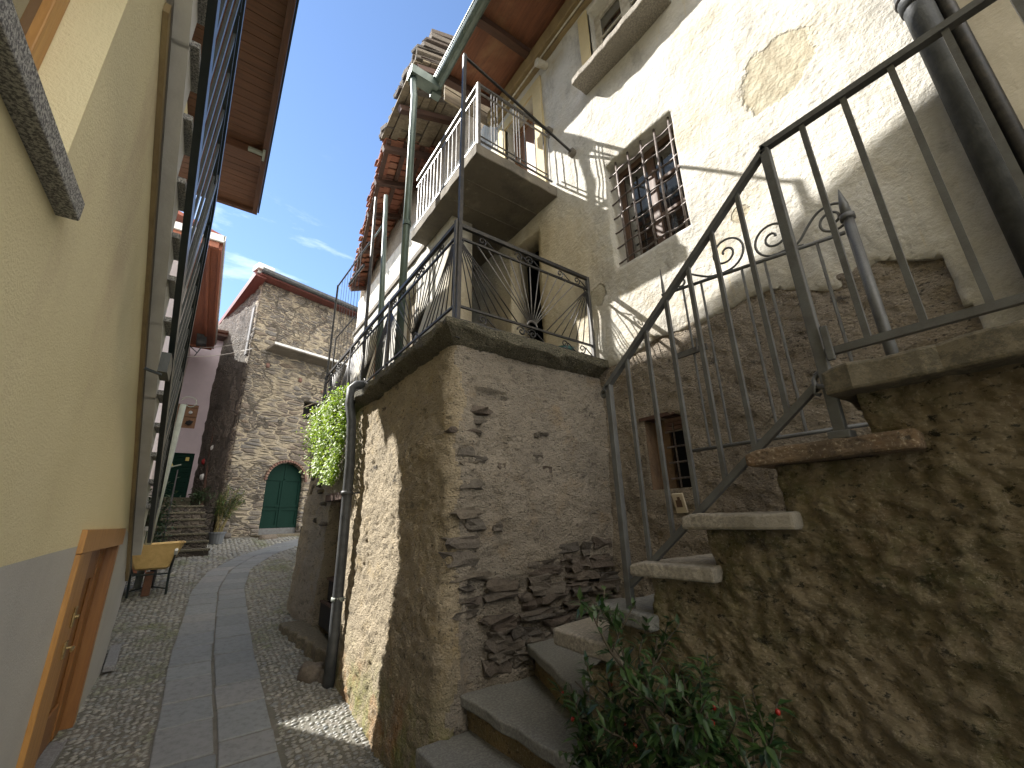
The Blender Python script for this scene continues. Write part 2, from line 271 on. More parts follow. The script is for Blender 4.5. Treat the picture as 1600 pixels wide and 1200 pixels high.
# ------------------------------------------------------------------ geometry helpers
class MB:
    def __init__(s): s.v = []; s.f = []; s.m = []
    def quad(s, a, b, c, d, m=0):
        i = len(s.v); s.v += [tuple(a), tuple(b), tuple(c), tuple(d)]; s.f.append((i, i + 1, i + 2, i + 3)); s.m.append(m)
    def obox(s, c, ax, ay, az, m=0):
        c, ax, ay, az = map(Vector, (c, ax, ay, az)); i = len(s.v)
        for k in range(8):
            s.v.append(tuple(c + ax * (1 if k & 1 else -1) + ay * (1 if k & 2 else -1) + az * (1 if k & 4 else -1)))
        for q in ((0, 2, 3, 1), (4, 5, 7, 6), (0, 1, 5, 4), (2, 6, 7, 3), (0, 4, 6, 2), (1, 3, 7, 5)): s.f.append(tuple(i + k for k in q)); s.m.append(m)
    def box(s, x0, x1, y0, y1, z0, z1, m=0):
        s.obox(((x0 + x1) / 2, (y0 + y1) / 2, (z0 + z1) / 2), ((x1 - x0) / 2, 0, 0), (0, (y1 - y0) / 2, 0), (0, 0, (z1 - z0) / 2), m)
    def bar(s, p, q, w, h=None, up=(0, 0, 1), m=0):
        p, q, up = Vector(p), Vector(q), Vector(up); d = q - p; n = d.normalized(); h = h or w
        side = n.cross(up)
        if side.length < 1e-4: side = n.cross(Vector((1, 0, 0)))
        side.normalize(); u2 = side.cross(n); s.obox((p + q) / 2, d / 2, side * w / 2, u2 * h / 2, m)
    def tube(s, pts, r, n=8, m=0, cap=True):
        pts = [Vector(p) for p in pts]; rs = r if isinstance(r, (list, tuple)) else [r] * len(pts); base = len(s.v); ref = None
        for i, p in enumerate(pts):
            t = (pts[min(i + 1, len(pts) - 1)] - pts[max(i - 1, 0)]).normalized()
            if ref is None: ref = t.orthogonal().normalized()
            ref = (ref - t * ref.dot(t)); ref = ref.normalized() if ref.length > 1e-5 else t.orthogonal().normalized()
            b = t.cross(ref)
            for k in range(n):
                a = 2 * math.pi * k / n; s.v.append(tuple(p + (ref * math.cos(a) + b * math.sin(a)) * rs[i]))
        for i in range(len(pts) - 1):
            for k in range(n):
                a = base + i * n + k; b2 = base + i * n + (k + 1) % n; s.f.append((a, b2, b2 + n, a + n)); s.m.append(m)
        if cap:
            s.f.append(tuple(base + k for k in reversed(range(n)))); s.m.append(m)
            e = base + (len(pts) - 1) * n; s.f.append(tuple(e + k for k in range(n))); s.m.append(m)
    def prism(s, pts, d, m=0):
        pts = [Vector(p) for p in pts]; d = Vector(d); n = len(pts); i = len(s.v)
        s.v += [tuple(p) for p in pts] + [tuple(p + d) for p in pts]
        s.f.append(tuple(range(i, i + n))); s.m.append(m); s.f.append(tuple(reversed(range(i + n, i + 2 * n)))); s.m.append(m)
        for k in range(n):
            a, b = i + k, i + (k + 1) % n; s.f.append((b, a, a + n, b + n)); s.m.append(m)
    def stone(s, c, rx, ry, rz, jit=.22, m=0, rot=0, pw=.6, res=2):
        """a rounded irregular stone: super-ellipsoid with noise"""
        i = len(s.v); c = Vector(c); sd = Vector((random.random() * 50, random.random() * 50, random.random() * 50))
        vs, fs = ICO[res]; cr, sr = math.cos(rot), math.sin(rot)
        for v in vs:
            f = 1 + jit * (noise.noise(v * 1.6 + sd) + .35 * noise.noise(v * 4 + sd))
            x, y, z = [math.copysign(abs(k) ** pw, k) for k in v]
            x, y, z = x * rx * f, y * ry * f, z * rz * f
            s.v.append((c.x + x * cr - y * sr, c.y + x * sr + y * cr, c.z + z))
        for f in fs: s.f.append(tuple(i + k for k in f)); s.m.append(m)
    def sheet(s, axis, a0, a1, us, vs, solid=None, disp=None, m=0, mf=None):
        """wall of cells: front at a0 (displaced), back at a1, walls where a solid cell meets a void"""
        idx = {}
        def P(side, iu, iv):
            k = (side, iu, iv)
            if k not in idx:
                a = a0 if side == 0 else a1; u, v = us[iu], vs[iv]
                if disp and side == 0:
                    r = disp(u, v)
                    if isinstance(r, tuple): a, u, v = a + r[0], u + r[1], v + r[2]
                    else: a += r
                elif disp and side == 1:
                    r = disp(u, v)
                    if isinstance(r, tuple): u, v = u + r[1], v + r[2]
                p = (a, u, v) if axis == 'x' else ((u, a, v) if axis == 'y' else (u, v, a))
                idx[k] = len(s.v); s.v.append(p)
            return idx[k]
        nu, nv = len(us) - 1, len(vs) - 1
        S = [[(solid is None or solid((us[i] + us[i + 1]) / 2, (vs[j] + vs[j + 1]) / 2)) for j in range(nv)] for i in range(nu)]
        for i in range(nu):
            for j in range(nv):
                if not S[i][j]: continue
                mm = mf((us[i] + us[i + 1]) / 2, (vs[j] + vs[j + 1]) / 2) if mf else m
                def add(q): s.f.append(q); s.m.append(mm)
                add((P(0, i, j), P(0, i, j + 1), P(0, i + 1, j + 1), P(0, i + 1, j))); add((P(1, i, j), P(1, i + 1, j), P(1, i + 1, j + 1), P(1, i, j + 1)))
                if i == 0 or not S[i - 1][j]: add((P(0, i, j), P(1, i, j), P(1, i, j + 1), P(0, i, j + 1)))
                if i == nu - 1 or not S[i + 1][j]: add((P(0, i + 1, j), P(0, i + 1, j + 1), P(1, i + 1, j + 1), P(1, i + 1, j)))
                if j == 0 or not S[i][j - 1]: add((P(0, i, j), P(0, i + 1, j), P(1, i + 1, j), P(1, i, j)))
                if j == nv - 1 or not S[i][j + 1]: add((P(0, i, j + 1), P(1, i, j + 1), P(1, i + 1, j + 1), P(0, i + 1, j + 1)))
    def leaf(s, c, d, up, l, w, m=0, fold=.25):
        c, d, up = Vector(c), Vector(d).normalized(), Vector(up); sd = d.cross(up)
        sd = sd.normalized() if sd.length > 1e-3 else d.orthogonal().normalized(); n = sd.cross(d); i = len(s.v)
        tip = c + d * l - n * l * .12
        s.v += [tuple(c), tuple(c + d * l * .42 + sd * w / 2 + n * w * fold), tuple(c + d * l * .5), tuple(tip), tuple(c + d * l * .42 - sd * w / 2 + n * w * fold)]
        s.f += [(i, i + 1, i + 3, i + 2), (i, i + 2, i + 3, i + 4)]; s.m += [m, m]

def _ico(n):
    bm = bmesh.new(); bmesh.ops.create_icosphere(bm, subdivisions=n, radius=1); bm.verts.ensure_lookup_table()
    r = ([v.co.copy() for v in bm.verts], [tuple(v.index for v in f.verts) for f in bm.faces]); bm.free(); return r
ICO = {1: _ico(1), 2: _ico(2), 3: _ico(3)}

def props(o, label=None, cat=None, group=None, kind=None):
    if label: o['label'] = label
    if cat: o['category'] = cat
    if group: o['group'] = group
    if kind: o['kind'] = kind
    return o
def thing(name, label, cat, loc, group=None):
    o = bpy.data.objects.new(name, None); COL.objects.link(o); o.empty_display_size = .2
    o.location = (loc[0], loc[1], loc[2] + H); o['_l'] = 1; del o['_l']
    return props(o, label, cat, group)
def build(name, mb, mats, parent=None, smooth=False, loc=None, label=None, off=None):
    """link mb (eye-level world coordinates) as one mesh; its origin is the parent's origin, or loc"""
    mats = mats if isinstance(mats, (list, tuple)) else [mats]
    if off is not None: b = Vector(off)
    elif loc is not None: b = Vector(loc)
    else:
        b = Vector((0, 0, 0)); p = parent
        while p is not None: b += p.location; p = p.parent
        if parent is not None: b.z -= H
        else: b = Vector((sum(v[0] for v in mb.v) / len(mb.v), sum(v[1] for v in mb.v) / len(mb.v), min(v[2] for v in mb.v)))
    me = bpy.data.meshes.new(name); me.from_pydata([(v[0] - b.x, v[1] - b.y, v[2] - b.z) for v in mb.v], [], mb.f)
    for m in mats: me.materials.append(M[m])
    me.polygons.foreach_set('material_index', mb.m)
    if smooth: me.polygons.foreach_set('use_smooth', [True] * len(me.polygons))
    me.update()
    bm = bmesh.new(); bm.from_mesh(me)
    if not smooth or smooth != 'leaf': bmesh.ops.recalc_face_normals(bm, faces=bm.faces)
    bm.to_mesh(me); bm.free()
    o = bpy.data.objects.new(name, me); COL.objects.link(o)
    if parent is not None: o.parent = parent
    else: o.location = (b.x, b.y, b.z + H)
    if label: o['label'] = label
    return o
def bevel(o, w, seg=2):
    md = o.modifiers.new('bevel', 'BEVEL'); md.width = w; md.segments = seg; md.limit_method = 'ANGLE'; md.angle_limit = math.radians(40); return o
def one(name, fn, mats, parent, bev=0, smooth=False, label=None):
    mb = MB(); fn(mb); o = build(name, mb, mats, parent, smooth, label=label)
    if bev: bevel(o, bev)
    return o
def rng(a, b, step):
    n = max(1, round((b - a) / step)); return [a + (b - a) * i / n for i in range(n + 1)]
def cuts(fine, *extra):
    r = sorted(set([round(x, 4) for x in fine] + [round(x, 4) for x in extra])); out = [r[0]]
    for x in r[1:]:
        if x - out[-1] < .006:
            if x in [round(e, 4) for e in extra]: out[-1] = x
        else: out.append(x)
    return out
def ridge(u, v, w, sc): return .5 - abs(noise.noise(Vector((u * sc, v * sc * 1.7, w)))) - .5 * abs(noise.noise(Vector((u * sc * 2.1, v * sc * 3.3, w + 7))))
def nz(u, v, w, sc, oc=4): return noise.fractal(Vector((u * sc, v * sc, w * sc)), 1.0, 2.0, oc, noise_basis='PERLIN_ORIGINAL')
def lerp(pts, t):
    for (a, x), (b, y) in zip(pts, pts[1:]):
        if t <= b: return x + (y - x) * max(0, (t - a)) / (b - a)
    return pts[-1][1]
def gz(y):
    return lerp([(-40, -1.55), (3.5, -1.55), (16.0, -.30), (22, -.1), (90, 0.5)], y)
def spiral(c, u, v, r0, r1, turns, a0=0, n=26, s=1):
    c, u, v = Vector(c), Vector(u), Vector(v); out = []
    for i in range(n + 1):
        t = i / n; a = a0 + s * turns * 2 * math.pi * t; r = r0 + (r1 - r0) * t; out.append(c + u * (math.cos(a) * r) + v * (math.sin(a) * r))
    return out

# ================================================================== SETTING: ground, path, cobbles
mb = MB(); xs = [-60, -20, -8, -4, -2, -1, 0, 1, 2, 4, 8, 20, 60]; ys = [-40, -10, -2, 0, 2, 3.5, 5, 7, 9, 11, 13, 16, 22, 40, 90]
for x0, x1 in zip(xs, xs[1:]):
    for y0, y1 in zip(ys, ys[1:]): mb.quad((x0, y0, gz(y0)), (x1, y0, gz(y0)), (x1, y1, gz(y1)), (x0, y1, gz(y1)))
g = build('ground', mb, 'dirt', loc=(0, 0, -1.55)); g['kind'] = 'structure'
def pathx(y): return lerp([(-6, .30), (3, .35), (6, .33), (9, .42), (10.5, .62), (12, 1.15), (14, 2.3), (15.2, 3.4)], y)
mb = MB(); y = -1.0
while y < 14.6:
    for side in (0, 1):
        yy = y + (.13 if side else 0); l = random.uniform(.30, .52) if side == 0 else 0
        if side == 0: L0 = l
        l = L0; w = .355
        x0 = (-.36 if side == 0 else .008); x1 = (-.008 if side == 0 else .36)
        a, b = yy + .010, yy + l - .010; dz = .012 + random.uniform(-.003, .004)
        sk = [random.uniform(-.008, .008) for _ in range(4)]
        pts = [(pathx(a) + x0 + sk[0], a + sk[1], gz(a) + dz), (pathx(a) + x1 + sk[2], a + sk[3] * .6, gz(a) + dz), (pathx(b) + x1 + sk[1], b + sk[0], gz(b) + dz), (pathx(b) + x0 + sk[3], b + sk[2], gz(b) + dz)]
        mb.prism(pts, (0, 0, -.05))
    y += L0
o = build('path', mb, 'path', loc=(.35, 3, -1.55)); o['kind'] = 'structure'; bevel(o, .008, 2)

# cobbles: small river pebbles set on edge on both sides of the paved strip
mb = MB(); rr = random.Random(3)
def inpath(x, y): return abs(x - pathx(y)) < .375
y = 2.2
while y < 15.5:
    st = .043 if y < 7 else (.058 if y < 10 else .085)
    x = -1.6
    while x < 3.4:
        px, py = x + rr.uniform(-.3, .3) * st, y + rr.uniform(-.3, .3) * st
        lim_r = 1.5 if py < 7.6 else 3.4
        if not inpath(px, py) and px < lim_r and px > -.60 - (.9 if py > 6.2 else 0) and py < 15.2:
            big = 1.45 if rr.random() < .06 else 1
            i = len(mb.v); a = rr.uniform(-.5, .5) + .25; ca, sa = math.cos(a), math.sin(a)
            rx, ry, rz = st * .62 * big * rr.uniform(.75, 1.2), st * .40 * big * rr.uniform(.75, 1.2), st * .30; z = gz(py) - .004 + rr.uniform(-.004, .004)
            for v in ICO[1][0]:
                X, Y = v.x * rx, v.y * ry; mb.v.append((px + X * ca - Y * sa, py + X * sa + Y * ca, z + v.z * rz))
            for f in ICO[1][1]:
                if sum(ICO[1][0][k].z for k in f) > -.9: mb.f.append(tuple(i + k for k in f)); mb.m.append(0)
        x += st * 1.12
    y += st * .86
o = build('cobbles', mb, 'cobble', smooth='leaf', loc=(0, 6, -1.4)); o['kind'] = 'stuff'; o['label'] = 'rounded river cobbles set in mortar beside the paved path'

# ================================================================== WHITE HOUSE (right)
Xw = 2.9
wh = thing('plaster_house', 'tall weathered white plastered house with grated window and timber eaves on the right', 'house', (2.9, 1.5, -1.4))
OP = [(1.43, 2.22, 2.27, 3.53), (1.32, 2.22, 4.80, 5.95), (3.30, 4.0, 3.87, 5.75), (3.36, 3.95, 1.40, 3.48)]
def inop(u, v): return any(a < u < b and c < v < d for a, b, c, d in OP)
def zb(y): return lerp([(-3, -.9), (-.02, -.9), (.14, .7), (.20, 1.25), (.42, 1.36), (.66, 1.27), (1.0, 1.46), (1.5, 1.42), (1.9, 1.45), (2.15, 1.40), (2.6, 1.30), (2.9, 1.2), (3.0, -1), (12, -1)], y) + .022 * nz(y, 0, 5, 2.2) + .012 * nz(y, 0, 5, 9)
us = cuts(rng(-3, 2.6, .035) + rng(2.6, 5, .1) + rng(5, 12, .5), *[q for o4 in OP for q in o4[:2]])
vs = cuts(rng(-1.5, .8, .2) + rng(.8, 1.7, .03) + rng(1.7, 4.2, .09) + rng(4.2, 6.5, .12), *[q for o4 in OP for q in o4[2:]])
def wd(u, v):
    e = min([max(abs(u - (a + b) / 2) - (b - a) / 2, abs(v - (c + d) / 2) - (d - c) / 2) for a, b, c, d in OP])
    k = min(1, max(0, abs(v - zb(u)) / .12))
    r = .022 * nz(u, v, 1, .9) + .008 * nz(u, v, 9, 4)
    j = .004 if v < zb(u) + .2 else 0
    sn = zb(u) - v if abs(v - zb(u)) < .03 else 0
    return (r + .026 * (1 - k), j * nz(u, v, 3, 20), sn + j * nz(u, v, 6, 20) + (.008 * nz(u, v, 2, 3) if abs(e) < .02 else 0))
mb = MB(); mb.sheet('x', Xw, Xw + .28, us, vs, lambda u, v: not inop(u, v) and v > zb(u), wd)
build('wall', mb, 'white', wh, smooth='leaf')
# the rough, unplastered base of the wall, with the small barred opening
NI = (1.80, 2.16, .10, .76)
us = cuts(rng(-.1, 2.8, .02), NI[0], NI[1]); vs = cuts(rng(-.9, 1.62, .02), NI[2], NI[3])
mb = MB(); mb.sheet('x', Xw + .035, Xw + .40, us, vs, lambda u, v: not (NI[0] < u < NI[1] and NI[2] < v < NI[3]), lambda u, v: (.025 * nz(u, v, 4, 2.2) + .010 * nz(u, v, 2, 7) + .014 * ridge(u, v, 5, 11) + .007 * nz(u, v, 4, 24, 2), .008 * nz(u, v, 1, 8), .008 * nz(u, v, 8, 8)))
build('rough_base', mb, 'dado', wh, smooth='leaf')
# the plaster strip and rougher masonry at the right edge
mb = MB(); mb.sheet('x', 2.83, 2.899, rng(-.50, -.20, .05), rng(-1, 6.4, .15), None, lambda u, v: .006 * nz(u, v, 1, 5)); build('pilaster', mb, 'trimgrey', wh, label='smooth plaster strip beside the downpipe')
mb = MB(); mb.sheet('x', 2.80, 2.899, rng(-3, -.505, .06), rng(-1, 6.4, .08), None, lambda u, v: .02 * nz(u, v, 1, 3) + .012 * nz(u, v, 1, 11)); build('rough_corner', mb, 'roughgrey', wh, smooth='leaf')
# dark room behind the openings
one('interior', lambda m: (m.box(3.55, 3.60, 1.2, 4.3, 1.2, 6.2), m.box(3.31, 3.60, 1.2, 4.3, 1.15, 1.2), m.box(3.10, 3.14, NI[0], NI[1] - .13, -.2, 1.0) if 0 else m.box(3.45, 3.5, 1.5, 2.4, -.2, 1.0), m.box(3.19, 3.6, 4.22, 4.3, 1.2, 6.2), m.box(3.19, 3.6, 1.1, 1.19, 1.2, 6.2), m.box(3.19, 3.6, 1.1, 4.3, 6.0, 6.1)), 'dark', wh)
# barred lower window
w = one('window', lambda m: (m.box(3.10, 3.15, 1.43, 1.49, 2.27, 3.53), m.box(3.10, 3.15, 2.16, 2.22, 2.27, 3.53), m.box(3.10, 3.15, 1.49, 2.16, 2.27, 2.33), m.box(3.10, 3.15, 1.49, 2.16, 3.47, 3.53), m.box(3.09, 3.14, 1.79, 1.86, 2.33, 3.47), m.box(3.10, 3.14, 1.49, 1.79, 2.70, 2.73), m.box(3.10, 3.14, 1.49, 1.79, 3.08, 3.11)), 'darkframe', wh, label='brown wooden window behind the iron grille')
one('pane', lambda m: m.box(3.118, 3.126, 1.49, 2.16, 2.33, 3.47), 'glass', w)
def grille(m):
    for k in range(5):
        y = 1.47 + .155 * k + .02; m.tube([(2.945, y + random.uniform(-.006, .006), 2.24 if k else 2.27), (2.945, y, 2.9), (2.945, y + random.uniform(-.008, .008), 3.53)], .0115, 6)
    for k in range(7):
        z = 2.36 + .175 * k; pts = []
        for q in range(16):
            yy = 1.42 + .055 * q - .01; pts.append((2.945 + .012 * math.sin((yy - 1.49) / .155 * math.pi), min(max(yy, 1.40), 2.225), z + random.uniform(-.004, .004)))
        m.tube(pts, .0095, 6)
one('grille', grille, 'ironrust', wh, smooth=True)
# upper window
w = one('window', lambda m: (m.box(3.02, 3.08, 1.32, 1.40, 4.80, 5.95), m.box(3.02, 3.08, 2.14, 2.22, 4.80, 5.95), m.box(3.02, 3.08, 1.40, 2.14, 5.87, 5.95), m.box(3.02, 3.08, 1.40, 2.14, 4.80, 4.89), m.box(3.01, 3.075, 1.71, 1.83, 4.89, 5.87), m.box(3.03, 3.07, 1.83, 2.14, 5.18, 5.21), m.box(3.03, 3.07, 1.40, 1.71, 5.18, 5.21), m.box(3.03, 3.07, 1.83, 2.14, 5.53, 5.56), m.box(3.03, 3.07, 1.40, 1.71, 5.53, 5.56)), 'paintwhite', wh, .004, label='white painted casement window high under the eaves')
one('pane', lambda m: m.box(3.046, 3.054, 1.38, 2.16, 4.86, 5.9), 'glass', w)
mb = MB(); us = rng(1.22, 2.36, .04); mb.sheet('z', 4.80, 4.715, [x for x in rng(2.66, 3.0, .035)], us, None, lambda u, v: (.008 * nz(u, v, 3, 9), .018 * nz(v, 1, 0, 6) * (u < 2.72), .008 * nz(u, v, 1, 7)))
o = build('window_sill', mb, 'treadpale', w, smooth=False, label='thick rough stone sill'); bevel(o, .012, 2)
for ya in (2.22, 1.17): one('window_surround', lambda m: m.box(2.885, 2.93, ya, ya + .15, 4.80, 6.02), 'creamtrim', wh)
# balcony door
one('door_surround', lambda m: (m.box(2.87, 2.93, 3.12, 3.30, 3.862, 5.92), m.box(2.87, 2.93, 4.0, 4.18, 3.862, 5.92), m.box(2.872, 2.93, 3.30, 4.0, 5.75, 5.92)), 'creamtrim', wh)
d = one('door', lambda m: (m.box(3.06, 3.11, 3.30, 3.40, 3.862, 5.75), m.box(3.06, 3.11, 3.90, 4.0, 3.862, 5.75), m.box(3.06, 3.11, 3.40, 3.90, 5.64, 5.75), m.box(3.06, 3.11, 3.40, 3.90, 4.55, 4.66), m.box(3.06, 3.11, 3.40, 3.90, 3.862, 4.0), m.box(3.08, 3.09, 3.40, 3.90, 4.0, 5.64)), 'brownwood', wh, .004, label='brown wooden balcony door')
one('electric_box', lambda m: m.tube([(2.88, 2.98, 5.93), (2.72, 3.0, 5.9)], [.05, .055], 10), 'paintwhite', wh)
# wall plate, soffit boards, joists, gutter
GX, GZ = 1.86, 6.30
SL = (6.48 - 6.33) / (2.9 - 1.86)
def soff(m):
    x = 1.80
    while x < 2.86:
        for y0_, y1_ in ((-3, 1.2 + random.uniform(-.6, .6)), (1.2, 4.32)):
            m.box(x + .002, x + .048, (y0_ if y0_ < 0 else ya) + .002, y1_, 6.53 - SL * (2.9 - x) + random.uniform(-.003, .003), 6.56 - SL * (2.9 - x)); ya = y1_
        x += .05
one('soffit_boards', soff, 'soffit', wh)
for k in range(9):
    y = 4.16 - .92 * k
    mb = MB(); pts = []
    for q in range(7):
        t = q / 6; x = 2.95 - 1.03 * t; pts.append(Vector((x, y + .02 * math.sin(k * 2 + t * 3), 6.44 - SL * (2.95 - x) + .01)))
    for a, b in zip(pts, pts[1:]): mb.bar(a, b, .10, .11)
    build('roof_joist', mb, 'beam', wh)
one('wall_plate', lambda m: (m.box(2.78, 2.93, -3, 4.35, 6.16, 6.40), m.box(2.83, 2.93, -3, 4.25, 6.06, 6.155)), 'ochre', wh, .01)
def cable(m): m.tube([(2.80, y, 6.05 + .012 * math.sin(y * 3)) for y in rng(-3, 3.9, .3)], .011, 6)
one('cable', cable, 'paintwhite', wh)
one('roof_deck', lambda m: (m.obox((2.43, .65, 6.60), (.62, 0, .17), (0, 3.65, 0), (0, 0, .03)), m.obox((5.15, .65, 7.65), (2.1, 0, .9), (0, 3.65, 0), (0, 0, .06))), 'stone', wh)
def gut(m):
    n = 9; r = .085
    for y0, y1 in ((-3, .9), (.9, 2.6), (2.6, 4.36)):
        for k in range(n):
            a, b = math.pi + math.pi * k / n, math.pi + math.pi * (k + 1) / n
            p = lambda t, yy, q: (GX + q * math.cos(t), yy, GZ + q * math.sin(t))
            m.quad(p(a, y0, r), p(b, y0, r), p(b, y1, r), p(a, y1, r)); m.quad(p(a, y0, r - .006), p(a, y1, r - .006), p(b, y1, r - .006), p(b, y0, r - .006))
        m.tube([(GX - .085, y0, GZ), (GX - .085, y1, GZ)], .011, 6); m.box(GX - .09, GX + .09, y1 - .02, y1 + .012, GZ - .095, GZ + .01)
    m.box(1.43, GX, 4.24, 4.42, 6.16, 6.31); m.box(GX - .06, GX + .08, 4.33, 4.44, 6.13, 6.30)
o = one('gutter', gut, 'zinc', wh, label='green patinated gutter along the eave')
# ------ flush downpipe at the right
dp = thing('downpipe', 'thick dark grey downpipe on the white wall behind the stair railing', 'downpipe', (2.78, -.08, .3))
one('pipe', lambda m: (m.tube([(2.775, -.085, .45), (2.775, -.085, 5.9)], .062, 14), m.tube([(2.775, -.085, .40), (2.775, -.085, .60)], .068, 14)), 'pipe', dp, smooth=True)
one('bracket', lambda m: (m.tube(spiral((2.775, -.085, 2.72), (1, 0, 0), (0, 1, 0), .070, .070, 1), .009, 6), m.tube([(2.70, -.085, 2.72), (2.67, -.06, 2.77)], .006, 5)), 'ironblack', dp)
one('pipe_collar', lambda m: m.tube([(2.775, -.085, 2.64), (2.775, -.085, 2.78)], .070, 14), 'pipe', dp, smooth=True)
tp = MB(); tp.tube([(2.80, -.175, .45), (2.80, -.175, 6.0)], .032, 10); o = build('cylinder', tp, 'ironblack', smooth=True)  # thin black cylinder drawn along the dark line beside the downpipe
props(o, 'thin black conduit beside the thick grey downpipe', 'pipe')

# ------ niche window in the rough base
nw = thing('barred_vent', 'small rusty barred vent opening set deep in the rough lower wall', 'window', (3.0, 1.98, .1))
one('reveal', lambda m: (m.box(2.95, 3.16, NI[1] - .004, NI[1] + .03, NI[2], NI[3]), m.box(3.075, 3.11, NI[1] - .14, NI[1] - .005, NI[2], NI[3])), 'reveal', nw)
one('lintel', lambda m: m.box(2.93, 3.3, NI[0] - .02, NI[1] + .04, NI[3], NI[3] + .03), 'beam', nw)
def nbars(m):
    for k in range(2): m.tube([(3.02, NI[0] + .05 + .09 * k, NI[2] + .10), (3.025, NI[0] + .055 + .09 * k, NI[3] - .05)], .007, 6)
    for k in range(4): m.tube([(3.02, NI[0], NI[2] + .17 + .125 * k), (3.02, NI[1] - .14, NI[2] + .17 + .125 * k)], .008, 6)
one('bars', nbars, 'ironrust', nw)
one('brick_head', lambda m: [m.box(3.03, 3.10, NI[0], NI[1] - .14, NI[3] - .10 + .034 * k, NI[3] - .072 + .034 * k) for k in range(3)], 'brick', nw)
one('sill', lambda m: m.box(2.93, 3.25, NI[0] - .02, NI[1] + .02, NI[2] - .03, NI[2] + .09), 'dado', nw)
pc = thing('picture_tile', 'small pale picture tile leaning on the sill of the barred vent', 'tile', (2.91, 1.92, .035))
one('plate', lambda m: m.obox((2.925, 1.915, .08), (.008, 0, .004), (0, .045, 0), (-.02, 0, .07)), 'tilepic', pc, .003)
one('drawing', lambda m: (m.obox((2.914, 1.915, .075), (.0015, 0, 0), (0, .024, 0), (-.006, 0, .026)), m.obox((2.907, 1.91, .112), (.0015, 0, 0), (0, .012, 0), (-.003, 0, .012))), 'ink', pc)

# ================================================================== MASONRY TERRACE
te = thing('masonry_terrace', 'rough stuccoed masonry terrace block with a thick stone slab on top', 'terrace', (2.1, 2.6, -1.5))
Xb, Yb = 1.34, 2.6
DO = (5.18, 6.05, .27)                     # dark doorway in the street face
def lift(u, v): return .030 * nz(u, v, 2, 1.1) + .014 * nz(u, v, 5, 5) + .005 * nz(u, v, 8, 11) + .016 * ridge(u, v, 3, 11) + .008 * nz(u, v, 4, 24, 2)
# L-shaped skin: perimeter parameter s runs along the street face, round the corner, along the front face
mb = MB(); R0 = .10; ss = rng(0, 2.48, .03)
def per(s):
    a = 2.48 - R0 - .02
    if s <= a: return Vector((Xb, 5.06 - s, 0)), Vector((-1, 0, 0))
    q = R0 * math.pi / 2
    if s <= a + q:
        t = (s - a) / R0; return Vector((Xb + R0 - R0 * math.cos(t), Yb + R0 - R0 * math.sin(t), 0)), Vector((-math.cos(t), -math.sin(t), 0))
    return Vector((Xb + R0 + (s - a - q), Yb, 0)), Vector((0, -1, 0))
smax = 2.36 + R0 * 1.571 + 1.56
sl = rng(0, smax, .018); zl = rng(-1.75, 1.27, .018); base = 0
for s in sl:
    p, n = per(s)
    for z in zl:
        k = lift(s, z); bat = .05 * max(0, -z) * (n.x < -.5)
        # patches where the render has fallen away near the corner and low on the front
        sc = s - 2.36 - .16
        fall = max(0, min(1, (.16 - abs(sc - .20 - .10 * nz(z, 0, 3, 1.5))) / .06)) * (z < .95) * max(0, min(1, (nz(0, z, 1, 2.0) + .55) * 3))
        low = max(0, min(1, (-.25 + .25 * nz(s, z, 3, 2) - z) * 5)) * max(0, min(1, (sc - .1) * 6)) * (z > -.95)
        k -= .045 * max(fall, low)
        v = p + n * (k + bat); mb.v.append((v.x, v.y, z))
nzl = len(zl)
for i in range(len(sl) - 1):
    for j in range(nzl - 1):
        a = i * nzl + j; mb.f.append((a, a + nzl, a + nzl + 1, a + 1)); sm = (sl[i] > 2.36 + .12 + .08 * nz(zl[j], 0, 2, 3)); mb.m.append(1 if sm else 0)
rs = random.Random(11)
def wallstone(s, z, w, h, d=.05, m=2):
    p, n = per(s); rot = math.atan2(n.x, -n.y); mb.stone((p.x - n.x * .035, p.y - n.y * .035, z), w, d, h, .8, m, -rot if n.x else 0, .5)
z = .78
while z > -.9:                              # quoins at the corner
    h = rs.uniform(.02, .045)
    if rs.random() < .8: wallstone(2.36 + .19 + rs.uniform(-.03, .10), z, rs.uniform(.07, .14), h, .055)
    z -= h * 2 + rs.uniform(.004, .03)
zz = -.24
while zz > -1.0:                            # bare stones low on the front face
    s = 2.36 + .30 + rs.uniform(0, .1); hh = rs.uniform(.030, .055)
    while s < smax - .1:
        w_ = rs.uniform(.05, .17); k_ = rs.uniform(.55, 1.1)
        if zz < -.22 - .3 * (1 - (s - 2.6) / 1.4) + .15 * nz(s, zz, 2, 2) + .12 and rs.random() < .88: wallstone(s + w_, zz + rs.uniform(-.025, .025), w_, hh * k_, .056)
        s += w_ * 2 + rs.uniform(-.01, .05)
    zz -= hh * 1.5
for k in range(16): wallstone(rs.uniform(2.6, smax), rs.uniform(-.3, 1.0), rs.uniform(.03, .075), rs.uniform(.012, .03), .040)
for k in range(5): wallstone(rs.uniform(.1, 2.3), rs.uniform(-.6, 1.1), rs.uniform(.03, .05), rs.uniform(.01, .02), .038)
o = build('wall', mb, ['rough', 'roughgrey', 'stone'], te, smooth='leaf')
for p in o.data.polygons:
    if p.material_index == 2: p.use_smooth = False
